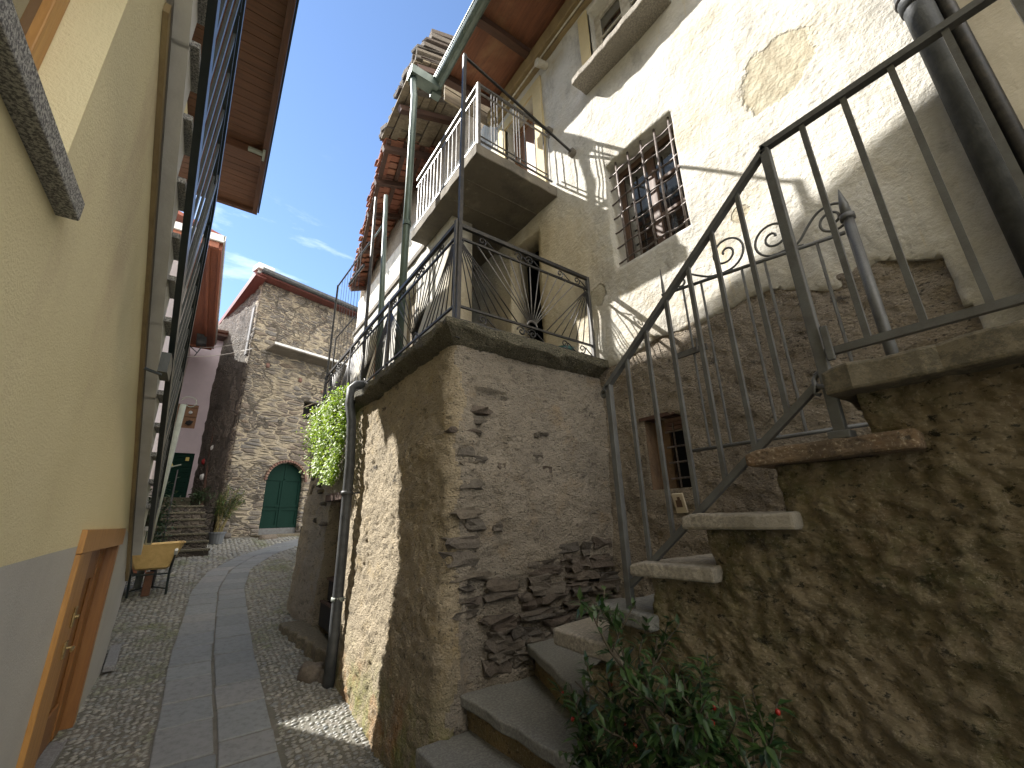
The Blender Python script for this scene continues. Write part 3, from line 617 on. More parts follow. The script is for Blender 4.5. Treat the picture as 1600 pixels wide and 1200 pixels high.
# street face beyond the pipe: doorway and pier
def pd(u, v): return (-.05 * max(0, .3 - v) - .10 * max(0, u - 6.3) * (1 if v < .3 else max(0, 1 - (v - .3) * 1.2)) + .03 * nz(u, v, 2, 2) + .024 * ridge(u, v, 3, 6) + .012 * nz(u, v, 3, 14), .01 * nz(u, v, 1, 6), .012 * nz(u, v, 4, 6))
mb = MB(); mb.sheet('x', Xb + .02, Xb + .42, cuts(rng(5.05, 7.3, .03), DO[0], DO[1]), cuts(rng(-1.6, 1.27, .03), DO[2]), lambda u, v: not (DO[0] < u < DO[1] and v < DO[2]), pd)
for k in range(16): mb.stone((Xb + .015 - .10 * max(0, .3 - 0), rs.uniform(6.1, 7.2), rs.uniform(-.2, 1.0)), .04, rs.uniform(.05, .11), rs.uniform(.02, .04), .6, 1, 0, .6)
build('pier', mb, ['roughgrey', 'stone'], te, smooth='leaf')
one('far_end_wall', lambda m: m.box(1.42, 2.9, 7.0, 7.28, -1.5, 1.25), 'rough', te)
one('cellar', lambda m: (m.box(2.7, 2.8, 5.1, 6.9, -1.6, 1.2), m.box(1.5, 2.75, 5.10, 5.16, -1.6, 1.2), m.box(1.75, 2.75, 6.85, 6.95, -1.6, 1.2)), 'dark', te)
one('lintel', lambda m: m.box(Xb - .015, Xb + .40, 5.06, 6.20, DO[2], DO[2] + .09), 'beam', te)
# slab
def slabd(u, v):
    e = max(0, 1 - min(abs(u - 1.22), abs(v - 2.47)) / .13)
    return (.012 * nz(u, v, 1, 8) + e * (.075 + .03 * nz(u, v, 4, 3)), e * .030 * nz(v, u, 2, 5), e * .030 * nz(u, v, 7, 5))
mb = MB(); mb.sheet('z', 1.27, 1.42, rng(1.22, 2.93, .045), rng(2.47, 7.35, .045), None, slabd)
o = build('slab', mb, 'terrace', te); bevel(o, .008, 1)
# ------ terrace inner walls and steps under the balcony
iw = thing('inner_porch', 'cream plastered porch wall with dark stone steps behind the terrace railing', 'porch', (2.2, 4.4, 1.42))
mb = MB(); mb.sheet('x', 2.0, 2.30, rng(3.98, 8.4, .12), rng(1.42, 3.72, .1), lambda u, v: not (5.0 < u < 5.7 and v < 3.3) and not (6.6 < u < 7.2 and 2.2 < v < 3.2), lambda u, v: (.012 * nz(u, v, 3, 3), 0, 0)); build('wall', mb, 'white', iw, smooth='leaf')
one('door', lambda m: [m.box(2.12, 2.16, 5.0 + .118 * k, 5.112 + .118 * k, 1.42, 3.3) for k in range(6)], 'greywood', iw)
w = one('window', lambda m: (m.box(2.12, 2.16, 6.6, 6.66, 2.2, 3.2), m.box(2.12, 2.16, 7.14, 7.2, 2.2, 3.2), m.box(2.12, 2.16, 6.87, 6.93, 2.2, 3.2), m.box(2.12, 2.16, 6.66, 7.14, 2.66, 2.72)), 'brownwood', iw); one('pane', lambda m: m.box(2.17, 2.175, 6.6, 7.2, 2.2, 3.2), 'glass', w)
for k in range(7):
    mb = MB(); z0 = 1.425 + .205 * k; mb.sheet('z', z0 + .20, z0 + .13, rng(2.31, 2.885, .06), rng(4.15 + .24 * k, 4.15 + .24 * k + .34, .06), None, lambda u, v: (.008 * nz(u, v, 1, 8), .0, .02 * nz(u, v, 1, 6))); build('stone_step', mb, 'terrace', iw)
    one('riser', lambda m: m.box(2.31, 2.885, 4.20 + .24 * k, 4.27 + .24 * k, z0 - .005, z0 + .128), 'rubbledark', iw)
one('added_porch_slab', lambda m: m.box(1.97, 2.885, 4.78, 8.4, 3.722, 3.80), 'concrete', iw)  # unseen slab added to keep the sun out of the niche
one('back_wall', lambda m: m.box(2.31, 2.885, 5.95, 6.05, 1.42, 3.7), 'roughgrey', iw)

# ================================================================== BALCONY
ba = thing('concrete_balcony', 'stained concrete balcony slab jutting over the terrace doorway', 'balcony', (2.3, 4.5, 3.72))
mb = MB(); mb.sheet('z', 3.72, 3.86, rng(1.76, 2.91, .06), rng(2.97, 4.75, .06), None, lambda u, v: (.006 * nz(u, v, 2, 3), .008 * nz(u, v, 3, 7), .008 * nz(v, u, 3, 7))); o = build('slab', mb, 'concrete', ba); bevel(o, .008, 1)
def forms(m):
    for y in (3.35, 3.72): m.box(1.86, 2.88, y, y + .012, 3.711, 3.722)
one('form_board_ridges', forms, 'concrete', ba)

# ================================================================== RAILINGS
def rail_thing(name, label, loc): return thing(name, label, 'railing', loc)
# balcony railing
br = rail_thing('balcony_railing', 'grey metal railing with thin vertical bars round the concrete balcony', (2.3, 4.5, 3.86))
one('corner_post', lambda m: m.box(1.785, 1.825, 2.985, 3.025, 3.862, 4.80), 'ironpale', br, .004)
one('top_rail', lambda m: (m.bar((1.805, 3.026, 4.78), (1.805, 4.74, 4.78), .04, .03), m.bar((1.826, 3.005, 4.78), (2.93, 3.005, 4.78), .03, .03)), 'irondark', br)
one('upper_rail', lambda m: (m.bar((1.805, 3.026, 4.66), (1.805, 4.74, 4.66), .02), m.bar((1.826, 3.005, 4.66), (2.87, 3.005, 4.66), .018)), 'ironpale', br)
one('bottom_rail', lambda m: (m.bar((1.805, 3.026, 3.95), (1.805, 4.74, 3.95), .025), m.bar((1.826, 3.005, 3.95), (2.87, 3.005, 3.95), .018), m.bar((1.826, 3.005, 4.02), (2.80, 3.005, 4.02), .012)), 'irondark', br)
one('wall_socket', lambda m: m.tube([(2.84, 3.005, 4.78), (2.92, 3.005, 4.78)], .045, 10), 'concrete', br)
for k in range(16):
    y = 3.10 + .105 * k; one('baluster', lambda m: m.tube([(1.805, y, 3.96), (1.805, y, 4.66)], .008, 6), 'ironpale', br)
for x in (1.98, 2.02, 2.06, 2.14, 2.30, 2.34, 2.38, 2.46, 2.62, 2.76, 2.85):
    one('baluster', lambda m: m.tube([(x, 3.005, 3.96), (x, 3.005, 4.77)], .0075, 6), 'ironpale', br)
# terrace railing: sunburst panels between double rails
tr = rail_thing('sunburst_railing', 'black wrought iron railing with sunburst rays and scrolls on the masonry terrace edge', (1.36, 4.5, 1.42))
zt, zt2, zb1, zb2 = 2.36, 2.235, 1.60, 1.475
def panel(P0, u, Ln, slots):
    P0, u = Vector(P0), Vector(u); up = Vector((0, 0, 1))
    at = lambda s, z: P0 + u * s + up * (z - P0.z)
    for a, b, n, w, h in ((zt, zt, 'top_rail', .03, .035), (zt2, zt2, 'second_rail', .018, .018), (zb1, zb1, 'lower_rail', .018, .018), (zb2, zb2, 'bottom_rail', .024, .024)):
        one(n, lambda m: m.bar(at(0, a), at(Ln, a), w, h), 'ironblack', tr)
    c = Ln / 2
    def fan(m):
        m.tube(spiral(at(c, zb1 + .01), u, up, .055, .055, .5, 0, 12), .008, 6)
        for k in range(11):
            s = c + (k - 5) * Ln * .075; d = at(s, zt2) - at(c, zb1); m.tube([at(c, zb1) + d.normalized() * .05, at(s, zt2)], .0052, 5)
    one('sunburst', fan, 'ironpale' if slots else 'ironblack', tr, smooth=True)
    for e, sg in ((0.012, 1), (Ln - .012, -1)):
        def qfan(m):
            m.tube(spiral(at(e, zt2 - .005), u * sg, -up, .05, .05, .25, 0, 7), .007, 6)
            for k in range(7):
                s = e + sg * Ln * (.02 + .062 * k); d = at(s, zb1) - at(e, zt2); m.tube([at(e, zt2) + d.normalized() * .045, at(s, zb1)], .0052, 5)
        one('corner_rays', qfan, 'ironblack', tr, smooth=True)
    for s, q in ((.16, 0), (.42, 1), (.5, 1), (.75, 0), (.9, 0)):
        for zc in ((zb1 + zb2) / 2, (zt + zt2) / 2 - .008):
            one('scroll', lambda m: (m.tube(spiral(at(s * Ln, zc), u, up, .006, .047, 1.4, .5, 22, 1 if q else -1), .0065, 5), m.tube([at(s * Ln + .045, zc + .02), at(s * Ln + .13, zc - .045)], .006, 5)), 'ironblack', tr, smooth=True)
panel((1.355, 2.595, 1.42), (1, 0, 0), 1.525, 1)
for k in range(3): panel((1.35, 2.62 + 1.56 * k, 1.42), (0, 1, 0), 1.53, 0)
for y, z1 in ((2.60, 2.40), (4.16, 2.36), (5.72, 2.36), (7.28, 2.36)): one('post', lambda m: m.box(1.335, 1.372, y - .018, y + .018, 1.42, z1), 'irondark', tr, .003)
one('post', lambda m: m.box(2.865, 2.897, 2.578, 2.612, 1.42, 2.38), 'irondark', tr, .003)
tpst = thing('brace_post', 'tall thin black post at the terrace corner, braced to the wall by a rod', 'post', (1.38, 2.56, 1.42))
one('post', lambda m: m.bar((1.352, 2.558, 1.30), (1.402, 2.60, 4.42), .034, .034, (0, 1, 0)), 'ironblack', tpst, .003)
one('rod', lambda m: m.bar((1.39, 2.60, 4.40), (2.91, 2.645, 4.09), .022), 'ironblack', tpst)
one('wall_socket', lambda m: m.tube([(2.85, 2.643, 4.10), (2.905, 2.645, 4.09)], .05, 9), 'concrete', tpst)
fp_ = thing('tall_post', 'slim black post rising above the far part of the terrace railing', 'post', (1.42, 5.3, 1.42)); one('post', lambda m: m.tube([(1.42, 5.30, 1.42), (1.40, 5.38, 4.75)], .022, 8), 'ironblack', fp_); one('base_plate', lambda m: m.box(1.37, 1.47, 5.25, 5.35, 1.421, 1.435), 'ironblack', fp_)
ap = thing('green_mast', 'pale green pipe standing on the terrace behind the slim black post', 'pipe', (1.5, 4.85, 1.42)); one('mast', lambda m: m.tube([(1.5, 4.85, 1.42), (1.5, 5.2, 4.7)], [.045, .028], 9), 'zinc', ap, smooth=True); one('arm', lambda m: m.tube([(1.5, 5.15, 4.2), (1.5, 5.9, 4.25)], .012, 6), 'zinc', ap)
tl = thing('wire_trellis', 'thin black trellis frame strung with wires at the far end of the terrace', 'trellis', (1.4, 7.0, 1.42))
one('frame', lambda m: (m.tube([(1.35, 7.2, 1.43), (1.35, 7.2, 4.12)], .018, 7), m.tube([(1.35, 7.2, 4.1), (1.42, 5.55, 4.06)], .014, 7), m.tube([(1.36, 6.9, 1.43), (1.36, 6.9, 2.95)], .012, 6), m.tube([(1.36, 6.9, 2.95), (1.40, 5.9, 2.95)], .012, 6), m.tube([(1.37, 6.4, 3.75), (1.40, 5.7, 3.73)], .02, 6)), 'ironblack', tl)
one('wires', lambda m: [m.tube([(1.37, 6.95 - .19 * k, 4.09), (1.37, 6.85 - .19 * k, 1.45)], .004, 4) for k in range(7)], 'ironblack', tl)

# ================================================================== OUTSIDE STAIR
Xs = 1.42
st = thing('stone_stair', 'mossy stone outside stair rising beside the terrace to the white house', 'stairs', (1.9, 1.2, -1.5))
TR = [(-.355, 1.42, 1.10), (-.17, 1.17, .84), (.0, .92, .56), (.192, .66, .24), (.385, .40, -2.6)]  # top z, nose y, back y at the open side
def topz(u):
    z = -.62
    for zt_, yn, yb in TR:
        if u < yn - .055: z = zt_ - .055
    return z
us = cuts(rng(-2.4, -.5, .05) + rng(-.5, 1.52, .013), *[t[1] - .055 for t in TR]); vs = cuts(rng(-1.75, -1.1, .05) + rng(-1.1, .33, .013), *[t[0] - .055 for t in TR])
def msd(u, v): return (.026 * nz(u, v, 3, 1.6) + .018 * nz(u, v, 1, 5) + .010 * nz(u, v, 6, 11) + .020 * ridge(u, v, 6, 15) + .012 * nz(u, v, 2, 27, 3), .010 * nz(u, v, 1, 7), .0)
mb = MB(); mb.sheet('x', Xs + .035, Xs + .25, us, vs, lambda u, v: v < topz(u), msd); build('side_wall', mb, 'mossy', st, smooth='leaf', label='mossy rough rendered side wall of the stair')
TM = ['treadgrey', 'treadpale', 'treadpale', 'treadrust', 'slab']
for k, (z, yn, yb) in enumerate(TR):
    last = k == 4; th = .052 if not last else .075
    mb = MB(); ys_ = rng(yb, yn, .035)
    def td(u, v, k=k, yn=yn, last=last):
        e1 = max(0, 1 - (u - 1.40) / .07); e2 = max(0, 1 - (yn - v) / .06)
        return (.007 * nz(u, v, k, 6) - .012 * e2 * e2, e1 * (.030 * nz(v, k, 1, 5) + (-.012 if last else 0)), e2 * .036 * nz(u, k, 5, 5))
    mb.sheet('z', z, z - th, rng(1.40, 2.925, .045), ys_, None, td); o = build('tread', mb, TM[k], st, label=('reddish brown worn tread' if k == 3 else None)); bevel(o, .009, 2)
    one('riser', lambda m: m.box(Xs + .12, 2.92, yn - .09, yn - .05, z - .21, z - th - .001), 'riser', st)
# lower flight
def flight(name, pts, z, th, mat, jit=1):
    """a tread slab with an irregular outline, pts anticlockwise"""
    out = []
    for a, b in zip(pts, pts[1:] + pts[:1]):
        n = max(2, int((Vector(b) - Vector(a)).length / .06))
        for q in range(n):
            p = Vector(a).lerp(Vector(b), q / n); w_ = .014 * jit; out.append((p.x + w_ * nz(p.x, p.y, z, 7), p.y + w_ * nz(p.y, p.x, z + 3, 7), z))
    mb = MB(); mb.prism(out, (0, 0, -th)); o = build(name, mb, mat, st); bevel(o, .012, 3); return o
flight('tread', [(1.17, 2.60), (1.20, .6), (1.75, .6), (1.75, 2.60)], -1.19, .09, 'treadgrey')
flight('tread', [(1.45, 2.62), (1.50, .9), (2.2, .9), (2.2, 2.62)], -1.01, .06, 'treadgrey')
flight('tread', [(1.97, 2.64), (1.50, 1.42), (2.92, 1.42), (2.92, 2.64)], -.82, .06, 'treadgrey')
flight('tread', [(2.62, 2.60), (2.20, 1.9), (1.44, 1.50), (2.92, 1.40), (2.92, 2.60)], -.64, .07, 'treadgrey')
flight('tread', [(1.44, 1.72), (1.44, 1.3), (2.92, 1.3), (2.92, 1.95)], -.50, .07, 'treadpale')
for a, b, z0, z1 in (((1.24, 2.6), (1.26, .6), -1.7, -1.281), ((1.50, 2.62), (1.55, .9), -1.19, -1.071), ((2.03, 2.63), (1.56, 1.44), -1.01, -.881), ((2.70, 2.62), (2.24, 1.9), -.82, -.711)):
    mb = MB(); n = 14; A, B = Vector(a), Vector(b); d = (B - A).normalized(); nr = Vector((-d.y, d.x, 0)).xy
    for i in range(n):
        p, q = A.lerp(B, i / n), A.lerp(B, (i + 1) / n)
        for j in range(4):
            za, zb_ = z0 + (z1 - z0) * j / 4, z0 + (z1 - z0) * (j + 1) / 4
            f = lambda P, zz: (P.x + .016 * nz(P.y, zz, 1, 7), P.y, zz)
            mb.quad(f(p, za), f(q, za), f(q, zb_), f(p, zb_))
    build('riser', mb, 'riser', st, smooth='leaf')
one('stair_core', lambda m: (m.box(1.30, 2.9, .65, 2.58, -1.7, -1.29), m.box(1.62, 2.9, .95, 2.58, -1.28, -1.08), m.box(2.1, 2.9, 1.5, 2.58, -1.06, -.9), m.box(Xs + .26, 2.9, -2.4, 1.3, -1.7, -.6), m.box(Xs + .26, 2.9, -2.4, .3, -.59, .30)), 'roughgrey', st)
# stair railing
sr = rail_thing('stair_railing', 'grey painted iron railing climbing along the open side of the mossy stair', (1.45, .6, -.35))
X = 1.455
P0, P1 = (1.235, .585), (.405, 1.255); zr_ = lambda y: P0[1] + (P1[1] - P0[1]) * (P0[0] - y) / (P0[0] - P1[0])
B0, B1 = (1.235, -.275), (.415, .375); zbr = lambda y: B0[1] + (B1[1] - B0[1]) * (B0[0] - y) / (B0[0] - B1[0])
one('handrail', lambda m: (m.bar((X, 1.26, zr_(1.26)), (X, .40, zr_(.40)), .028, .022, (0, 0, 1)), m.bar((X, .415, 1.262), (X, -1.8, 1.262), .028, .022), m.tube(spiral((X, 1.268, zr_(1.26) - .018), (0, 1, 0), (0, 0, 1), .018, .006, .8, 1.6, 10, -1), .009, 6)), 'iron', sr)
one('bottom_rail', lambda m: (m.bar((X, 1.235, zbr(1.235)), (X, .43, zbr(.43)), .020, .022), m.bar((X, .40, .452), (X, -1.8, .452), .020, .022)), 'iron', sr)
one('newel_post', lambda m: m.box(X - .014, X + .014, 1.222, 1.25, -.36, zr_(1.236)), 'iron', sr, .003)
one('post', lambda m: (m.box(X - .014, X + .014, .390, .420, .20, 1.25), m.box(X - .028, X + .028, .378, .432, .192, .215), m.box(X - .024, X - .013, .365, .385, .42, .53)), 'iron', sr, .003)
one('post', lambda m: m.box(X - .015, X + .015, -.96, -.93, .385, 1.25), 'iron', sr, .003)
one('hook', lambda m: (m.tube(spiral((X - .005, .405, .375), (0, 1, 0), (.5, 0, .86), .036, .030, 1.3, .6, 20), .0075, 6), m.tube([(X - .02, .43, .37), (X - .02, .44, .335), (X - .02, .425, .325)], .006, 5)), 'iron', sr, smooth=True)
for k in range(6):
    y = 1.236 - .118 * (k + 1); one('baluster', lambda m: m.box(X - .0075, X + .0075, y - .0075, y + .0075, zbr(y), zr_(y)), 'iron', sr)
for k in range(9):
    y = .285 - .118 * k; one('baluster', lambda m: m.box(X - .0078, X + .0078, y - .0078, y + .0078, .45, 1.25), 'iron', sr)
# gate, standing open against the wall
ga = thing('iron_gate', 'ornate grey iron gate with scrolls standing open against the house wall behind the stair railing', 'gate', (2.6, 1.0, .385))
X = 2.6
one('hinge_post', lambda m: (m.tube([(X, .44, .386), (X, .44, 1.53)], .026, 10), m.tube([(X, .44, 1.50), (X, .44, 1.53)], .036, 10), m.tube([(X, .44, 1.53), (X, .44, 1.60), (X, .44, 1.70)], [.024, .022, .003], 8)), 'iron', ga, smooth=True)
one('frame', lambda m: (m.tube([(X, .47, 1.435), (X, 1.60, 1.60)], .012, 7), m.tube([(X, .47, .40), (X, 1.58, .40)], .012, 7), m.tube([(X, 1.585, .33), (X, 1.585, 1.66), (X, 1.585, 1.82)], [.013, .012, .003], 7)), 'iron', ga, smooth=True)
for k in range(7):
    y = .60 + .138 * k; one('bar', lambda m: m.tube([(X, y, .40), (X, y, 1.44 + .146 * (y - .5))], .008, 6), 'iron', ga)
def scrolls(m):
    U, V = (0, 1, 0), (0, 0, 1); pi2 = 2 * math.pi; P = lambda *q: [Vector((X, y, z)) for y, z in q]
    def smooth(pts):
        for _ in range(2): pts = [pts[0]] + [v for a, b in zip(pts, pts[1:]) for v in (a.lerp(b, .25), a.lerp(b, .75))] + [pts[-1]]
        return pts
    big = spiral((X, 1.09, 1.672), U, V, .014, .132, 1.75, -pi2 / 4 - 1.75 * pi2, 40, 1)
    m.tube(big + smooth(P((1.13, 1.542), (1.22, 1.555), (1.30, 1.61), (1.37, 1.665), (1.42, 1.672))) + spiral((X, 1.43, 1.625), U, V, .047, .010, 1.2, pi2 / 4, 20, -1), .0078, 6)
    mid = spiral((X, .80, 1.615), U, V, .013, .122, 1.75, -pi2 / 4 + 1.75 * pi2, 40, -1)
    m.tube(mid + smooth(P((.76, 1.494), (.70, 1.482), (.66, 1.474))), .0078, 6)
    m.tube(smooth(P((.735, 1.485), (.68, 1.50), (.62, 1.575), (.56, 1.632), (.505, 1.64))) + spiral((X, .505, 1.545), U, V, .095, .012, 1.7, pi2 / 4, 34, 1), .0078, 6)
    m.stone((X, .948, 1.645), .014, .014, .014, 0, 0, 0, 1, 1)
one('scrollwork', scrolls, 'iron', ga, smooth=True)
one('latch', lambda m: (m.box(X - .03, X - .012, 1.32, 1.56, 1.05, 1.09), m.tube([(X - .04, 1.38, 1.06), (X - .06, 1.36, 1.13), (X - .04, 1.33, 1.10)], .008, 5)), 'irondark', ga)

# ------ downpipe on the terrace street face and the one under the eave
d2 = thing('downpipe', 'dark grey downpipe running down the sunlit street face of the terrace', 'downpipe', (1.2, 4.75, -1.35))
one('pipe', lambda m: m.tube([(1.42, 4.95, 1.60), (1.26, 4.93, 1.57), (1.20, 4.90, 1.50), (1.19, 4.86, 1.30), (1.22, 4.82, 1.10), (1.235, 4.78, .6), (1.235, 4.75, -.3), (1.22, 4.70, -1.0), (1.20, 4.66, -1.44)], .052, 12), 'pipe', d2, smooth=True)
for z, y in ((-.72, 4.73), (.30, 4.765)): one('pipe_collar', lambda m: (m.tube([(1.23, y, z - .02), (1.23, y, z + .02)], .062, 12), m.bar((1.24, y, z), (1.35, y - .05, z), .012)), 'palepipe' if z < 0 else 'pipe', d2, smooth=True)
d3 = thing('eave_downpipe', 'greenish metal downpipe dropping from the eave gutter to the terrace', 'downpipe', (1.50, 4.22, 1.42))
one('pipe', lambda m: m.tube([(1.50, 4.33, 6.17), (1.50, 4.32, 6.02), (1.50, 4.25, 5.7), (1.50, 4.22, 1.43)], .045, 12), 'zinc', d3, smooth=True)
one('pipe_collar', lambda m: m.tube([(1.50, 4.22, 3.5), (1.50, 4.22, 3.56)], .052, 12), 'zinc', d3)

# ================================================================== OLD ROOF beyond
orf = thing('old_tiled_roof', 'sagging old roof of stone slabs and red tiles jutting beyond the green gutter', 'roof', (2.4, 8.3, 6.9))
ex = lambda y: lerp([(5.0, 1.80), (6.75, 1.78), (8.9, 2.12), (11.7, 2.52)], y)
ez = lambda y: lerp([(5.0, 7.66), (6.75, 7.36), (8.9, 7.32), (11.7, 6.68)], y)
rs = random.Random(5)
slp = .38
mb = MB(); y = 6.7
while y < 11.6:
    x0, z0 = ex(y) + rs.uniform(-.04, .03), ez(y) + rs.uniform(-.015, .015)
    for c in range(6):                      # each course of barrel tiles, lapped
        xa = x0 + c * .36; za = z0 + c * .36 * slp + .035; i = len(mb.v); r = .105
        for q, (xx, zz) in enumerate(((xa, za), (xa + .43, za + .43 * slp - .03))):
            for k in range(7):
                t = math.pi * k / 6; rr_ = r * (1 - .15 * q); yv = y + rr_ * math.cos(t); mb.v += [(xx, yv, zz + rr_ * math.sin(t) * .8), (xx, yv * .97 + y * .03, zz + (rr_ - .016) * math.sin(t) * .8)]
        for k in range(6):
            for (a, b) in ((0, 14), (1, 15)): mb.f.append((i + a + 2 * k, i + a + 2 * k + 2, i + b + 2 * k + 2, i + b + 2 * k)); mb.m.append(0)
            mb.f.append((i + 2 * k, i + 2 * k + 1, i + 2 * k + 3, i + 2 * k + 2)); mb.m.append(0)
    y += .222
build('tiles', mb, 'tile', orf, label='weathered red barrel tiles')
def laths(m):
    y = 6.65
    while y < 11.6:
        for q in range(8):                 # flat under-tiles between rafters
            xa = ex(y) + .02 + q * .24; m.obox((xa + .12, y + .092, ez(y) + .005 + (q + .5) * .24 * slp), (.119, 0, .119 * slp - .016), (0, .084, rs.uniform(-.012, .012)), (0, 0, .012))
        y += .19
one('under_tiles', laths, 'tile', orf)
for k in range(6): one('purlin', lambda m: [m.bar((ex(a) + .10 + .36 * k, a, ez(a) - .055 + (.10 + .36 * k) * slp), (ex(b) + .10 + .36 * k, b, ez(b) - .055 + (.10 + .36 * k) * slp), .09, .09) for a, b in ((6.65, 8.9), (8.9, 11.6))], 'beam', orf)
for y in (6.75, 7.7, 8.8, 10.0, 11.5): one('rafter', lambda m: m.bar((ex(y) + .02, y, ez(y) - .15), (3.3, y, ez(y) - .15 + (3.3 - ex(y)) * slp), .10, .11), 'beam', orf)
def slabs(m):
    for row in range(7):
        y = 5.02
        while y < 6.8:
            w_ = rs.uniform(.09, .26); t = max(0, 1 - (y - 5.0) / 1.75); lim = 1 + int(6.5 * t)
            if row <= lim:
                x0 = ex(y) + rs.uniform(-.12, .09) + row * .03; z = ez(y) + .08 + row * .145 * (.55 + .45 * t) + rs.uniform(-.035, .035)
                m.obox((x0 + .45, y + w_ / 2, z + .45 * slp), (.45, rs.uniform(-.03, .03), .45 * slp), (rs.uniform(-.03, .03), w_ / 2 - .004, rs.uniform(-.035, .035)), (-.01, 0, rs.uniform(.02, .058)))
            y += w_
o = one('stone_slabs', slabs, 'stone', orf, .010)
def planks(m):
    for q in range(11):
        xa = ex(5.6) + .02 + q * .15; m.obox((xa, 5.86 + rs.uniform(-.05, .05), ez(5.6) + .01 + q * .15 * slp + rs.uniform(-.02, .02)), (.069, 0, .069 * slp), (rs.uniform(-.02, .02), .80, -.14), (0, 0, .018))
one('planks', planks, 'greywood', orf)
def deck(m):
    for ya, yb in ((5.02, 6.75), (6.75, 8.9), (8.9, 11.6)):
        f = lambda y, x, d: (x, y, ez(y) + .075 + (x - ex(y)) * slp + d)
        for d in (0, .02): m.quad(f(ya, ex(ya) + .05, d), f(ya, 3.4, d), f(yb, 3.4, d), f(yb, ex(yb) + .05, d))
one('roof_deck', deck, 'beam', orf)
one('end_boards', lambda m: [m.box(2.06, 3.2, 4.46 + .01 * (k % 2), 4.485 + .01 * (k % 2), 6.30 + .13 * k, 6.425 + .13 * k) for k in range(8)], 'greywood', orf)
for y in (5.12, 5.9): one('rafter', lambda m: m.bar((ex(y) + .02, y, ez(y) - .09), (3.3, y, ez(y) - .09 + (3.3 - ex(y)) * slp), .11, .11), 'beam', orf)
one('upper_house_wall', lambda m: (m.box(2.95, 3.2, 5.1, 11.6, 6.3, 7.9), m.box(2.95, 3.2, 12.0, 12.1, 5.9, 7.0)), 'roughgrey', orf)

# ================================================================== SMALL THINGS on the terrace
fpot = thing('flower_pot', 'teal plastic flower pot at the terrace edge under the sunburst railing', 'pot', (2.62, 2.75, 1.42))
one('pot', lambda m: m.tube([(2.62, 2.74, 1.425), (2.62, 2.74, 1.53), (2.62, 2.74, 1.53), (2.62, 2.74, 1.56)], [.075, .095, .105, .105], 14), 'bluepot', fpot, smooth=False)
one('soil', lambda m: m.tube([(2.62, 2.74, 1.562), (2.62, 2.74, 1.566)], .085, 12), 'dirt', fpot)
vi = thing('hanging_vine', 'bright green sunlit vine hanging over the terrace edge', 'vine', (1.25, 6.1, .4))
mb = MB(); rs = random.Random(21)
while len(mb.f) < 15000:
    y = rs.uniform(5.0, 6.95); z = rs.uniform(.36, 1.60)
    bot = lerp([(5.0, .70), (5.2, .42), (5.7, .50), (6.2, .66), (6.7, 1.1), (7.0, 1.4)], y)
    if z < bot + .12 * nz(y, 0, 4, 4): continue
    dens = .5 + noise.noise(Vector((y * 5, z * 5, 2)))
    if rs.random() > dens + .45: continue
    x = 1.26 - abs(rs.gauss(0, .075)) * (1.2 - .3 * abs(z - 1.1)) - .05 * math.sin(y * 7 + z * 5)
    d = Vector((rs.uniform(-1, .1), rs.uniform(-1, 1), rs.uniform(-1, .3))); mb.leaf((x, y, z), d, (-.7, rs.uniform(-.5, .5), .8), rs.uniform(.028, .05), rs.uniform(.022, .036), 0, .15)
build('foliage', mb, 'vine', vi, smooth='leaf')
one('stems', lambda m: [m.tube([(1.24 - .05 * math.sin(k), 5.35 + .2 * k, 1.5), (1.20, 5.35 + .2 * k + .05 * math.sin(k * 3), 1.0), (1.20 - .03 * math.cos(k), 5.33 + .19 * k, .62)], .005, 5) for k in range(9)], 'stem', vi)
# apron, planks and crates at the dark doorway
apn = MB(); apn.prism([(1.36, 6.45, -1.17)] + [(1.00 + .035 * nz(k * .13, 0, 2, 3) + .008 * k, 6.5 - .052 * k, -1.17 - .002 * k) for k in range(31)] + [(1.36, 4.93, -1.24)], (0, 0, -.4)); o = build('stone_apron', apn, 'slab'); bevel(o, .03, 3); props(o, 'worn stone doorstep in front of the dark cellar doorway', 'step')
rk = MB()
for (x, y, z, a, b, c) in ((1.10, 4.92, -1.38, .10, .11, .10), (1.22, 4.80, -1.42, .08, .08, .08)): rk.stone((x, y, z), a, b, c, .35, 0, .4, .7, 3)
o = build('kerb_stones', rk, 'stone', smooth='leaf'); props(o, 'rough stones at the foot of the dark grey downpipe', 'stones')
cr_ = thing('wooden_crate', 'blackened open crate on the doorstep inside the dark doorway', 'crate', (1.55, 5.6, -1.2))
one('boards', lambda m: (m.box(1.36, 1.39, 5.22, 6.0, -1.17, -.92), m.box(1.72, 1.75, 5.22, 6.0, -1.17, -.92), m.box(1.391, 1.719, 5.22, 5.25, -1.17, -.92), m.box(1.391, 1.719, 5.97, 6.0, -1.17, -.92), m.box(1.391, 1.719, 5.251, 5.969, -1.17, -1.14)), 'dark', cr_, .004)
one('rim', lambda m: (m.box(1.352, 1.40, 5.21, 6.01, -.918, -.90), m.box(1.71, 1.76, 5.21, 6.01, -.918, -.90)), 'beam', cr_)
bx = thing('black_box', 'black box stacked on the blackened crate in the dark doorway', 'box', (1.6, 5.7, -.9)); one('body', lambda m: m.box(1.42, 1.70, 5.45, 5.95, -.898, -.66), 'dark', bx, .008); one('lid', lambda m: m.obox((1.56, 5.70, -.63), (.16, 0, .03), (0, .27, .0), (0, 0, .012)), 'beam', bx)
pk = MB(); pk.bar((1.58, 5.30, -.88), (1.62, 5.75, .10), .16, .03, (1, 0, 0)); o = build('plank', pk, 'beam'); props(o, 'dark plank leaning upright in the dark cellar doorway', 'plank')

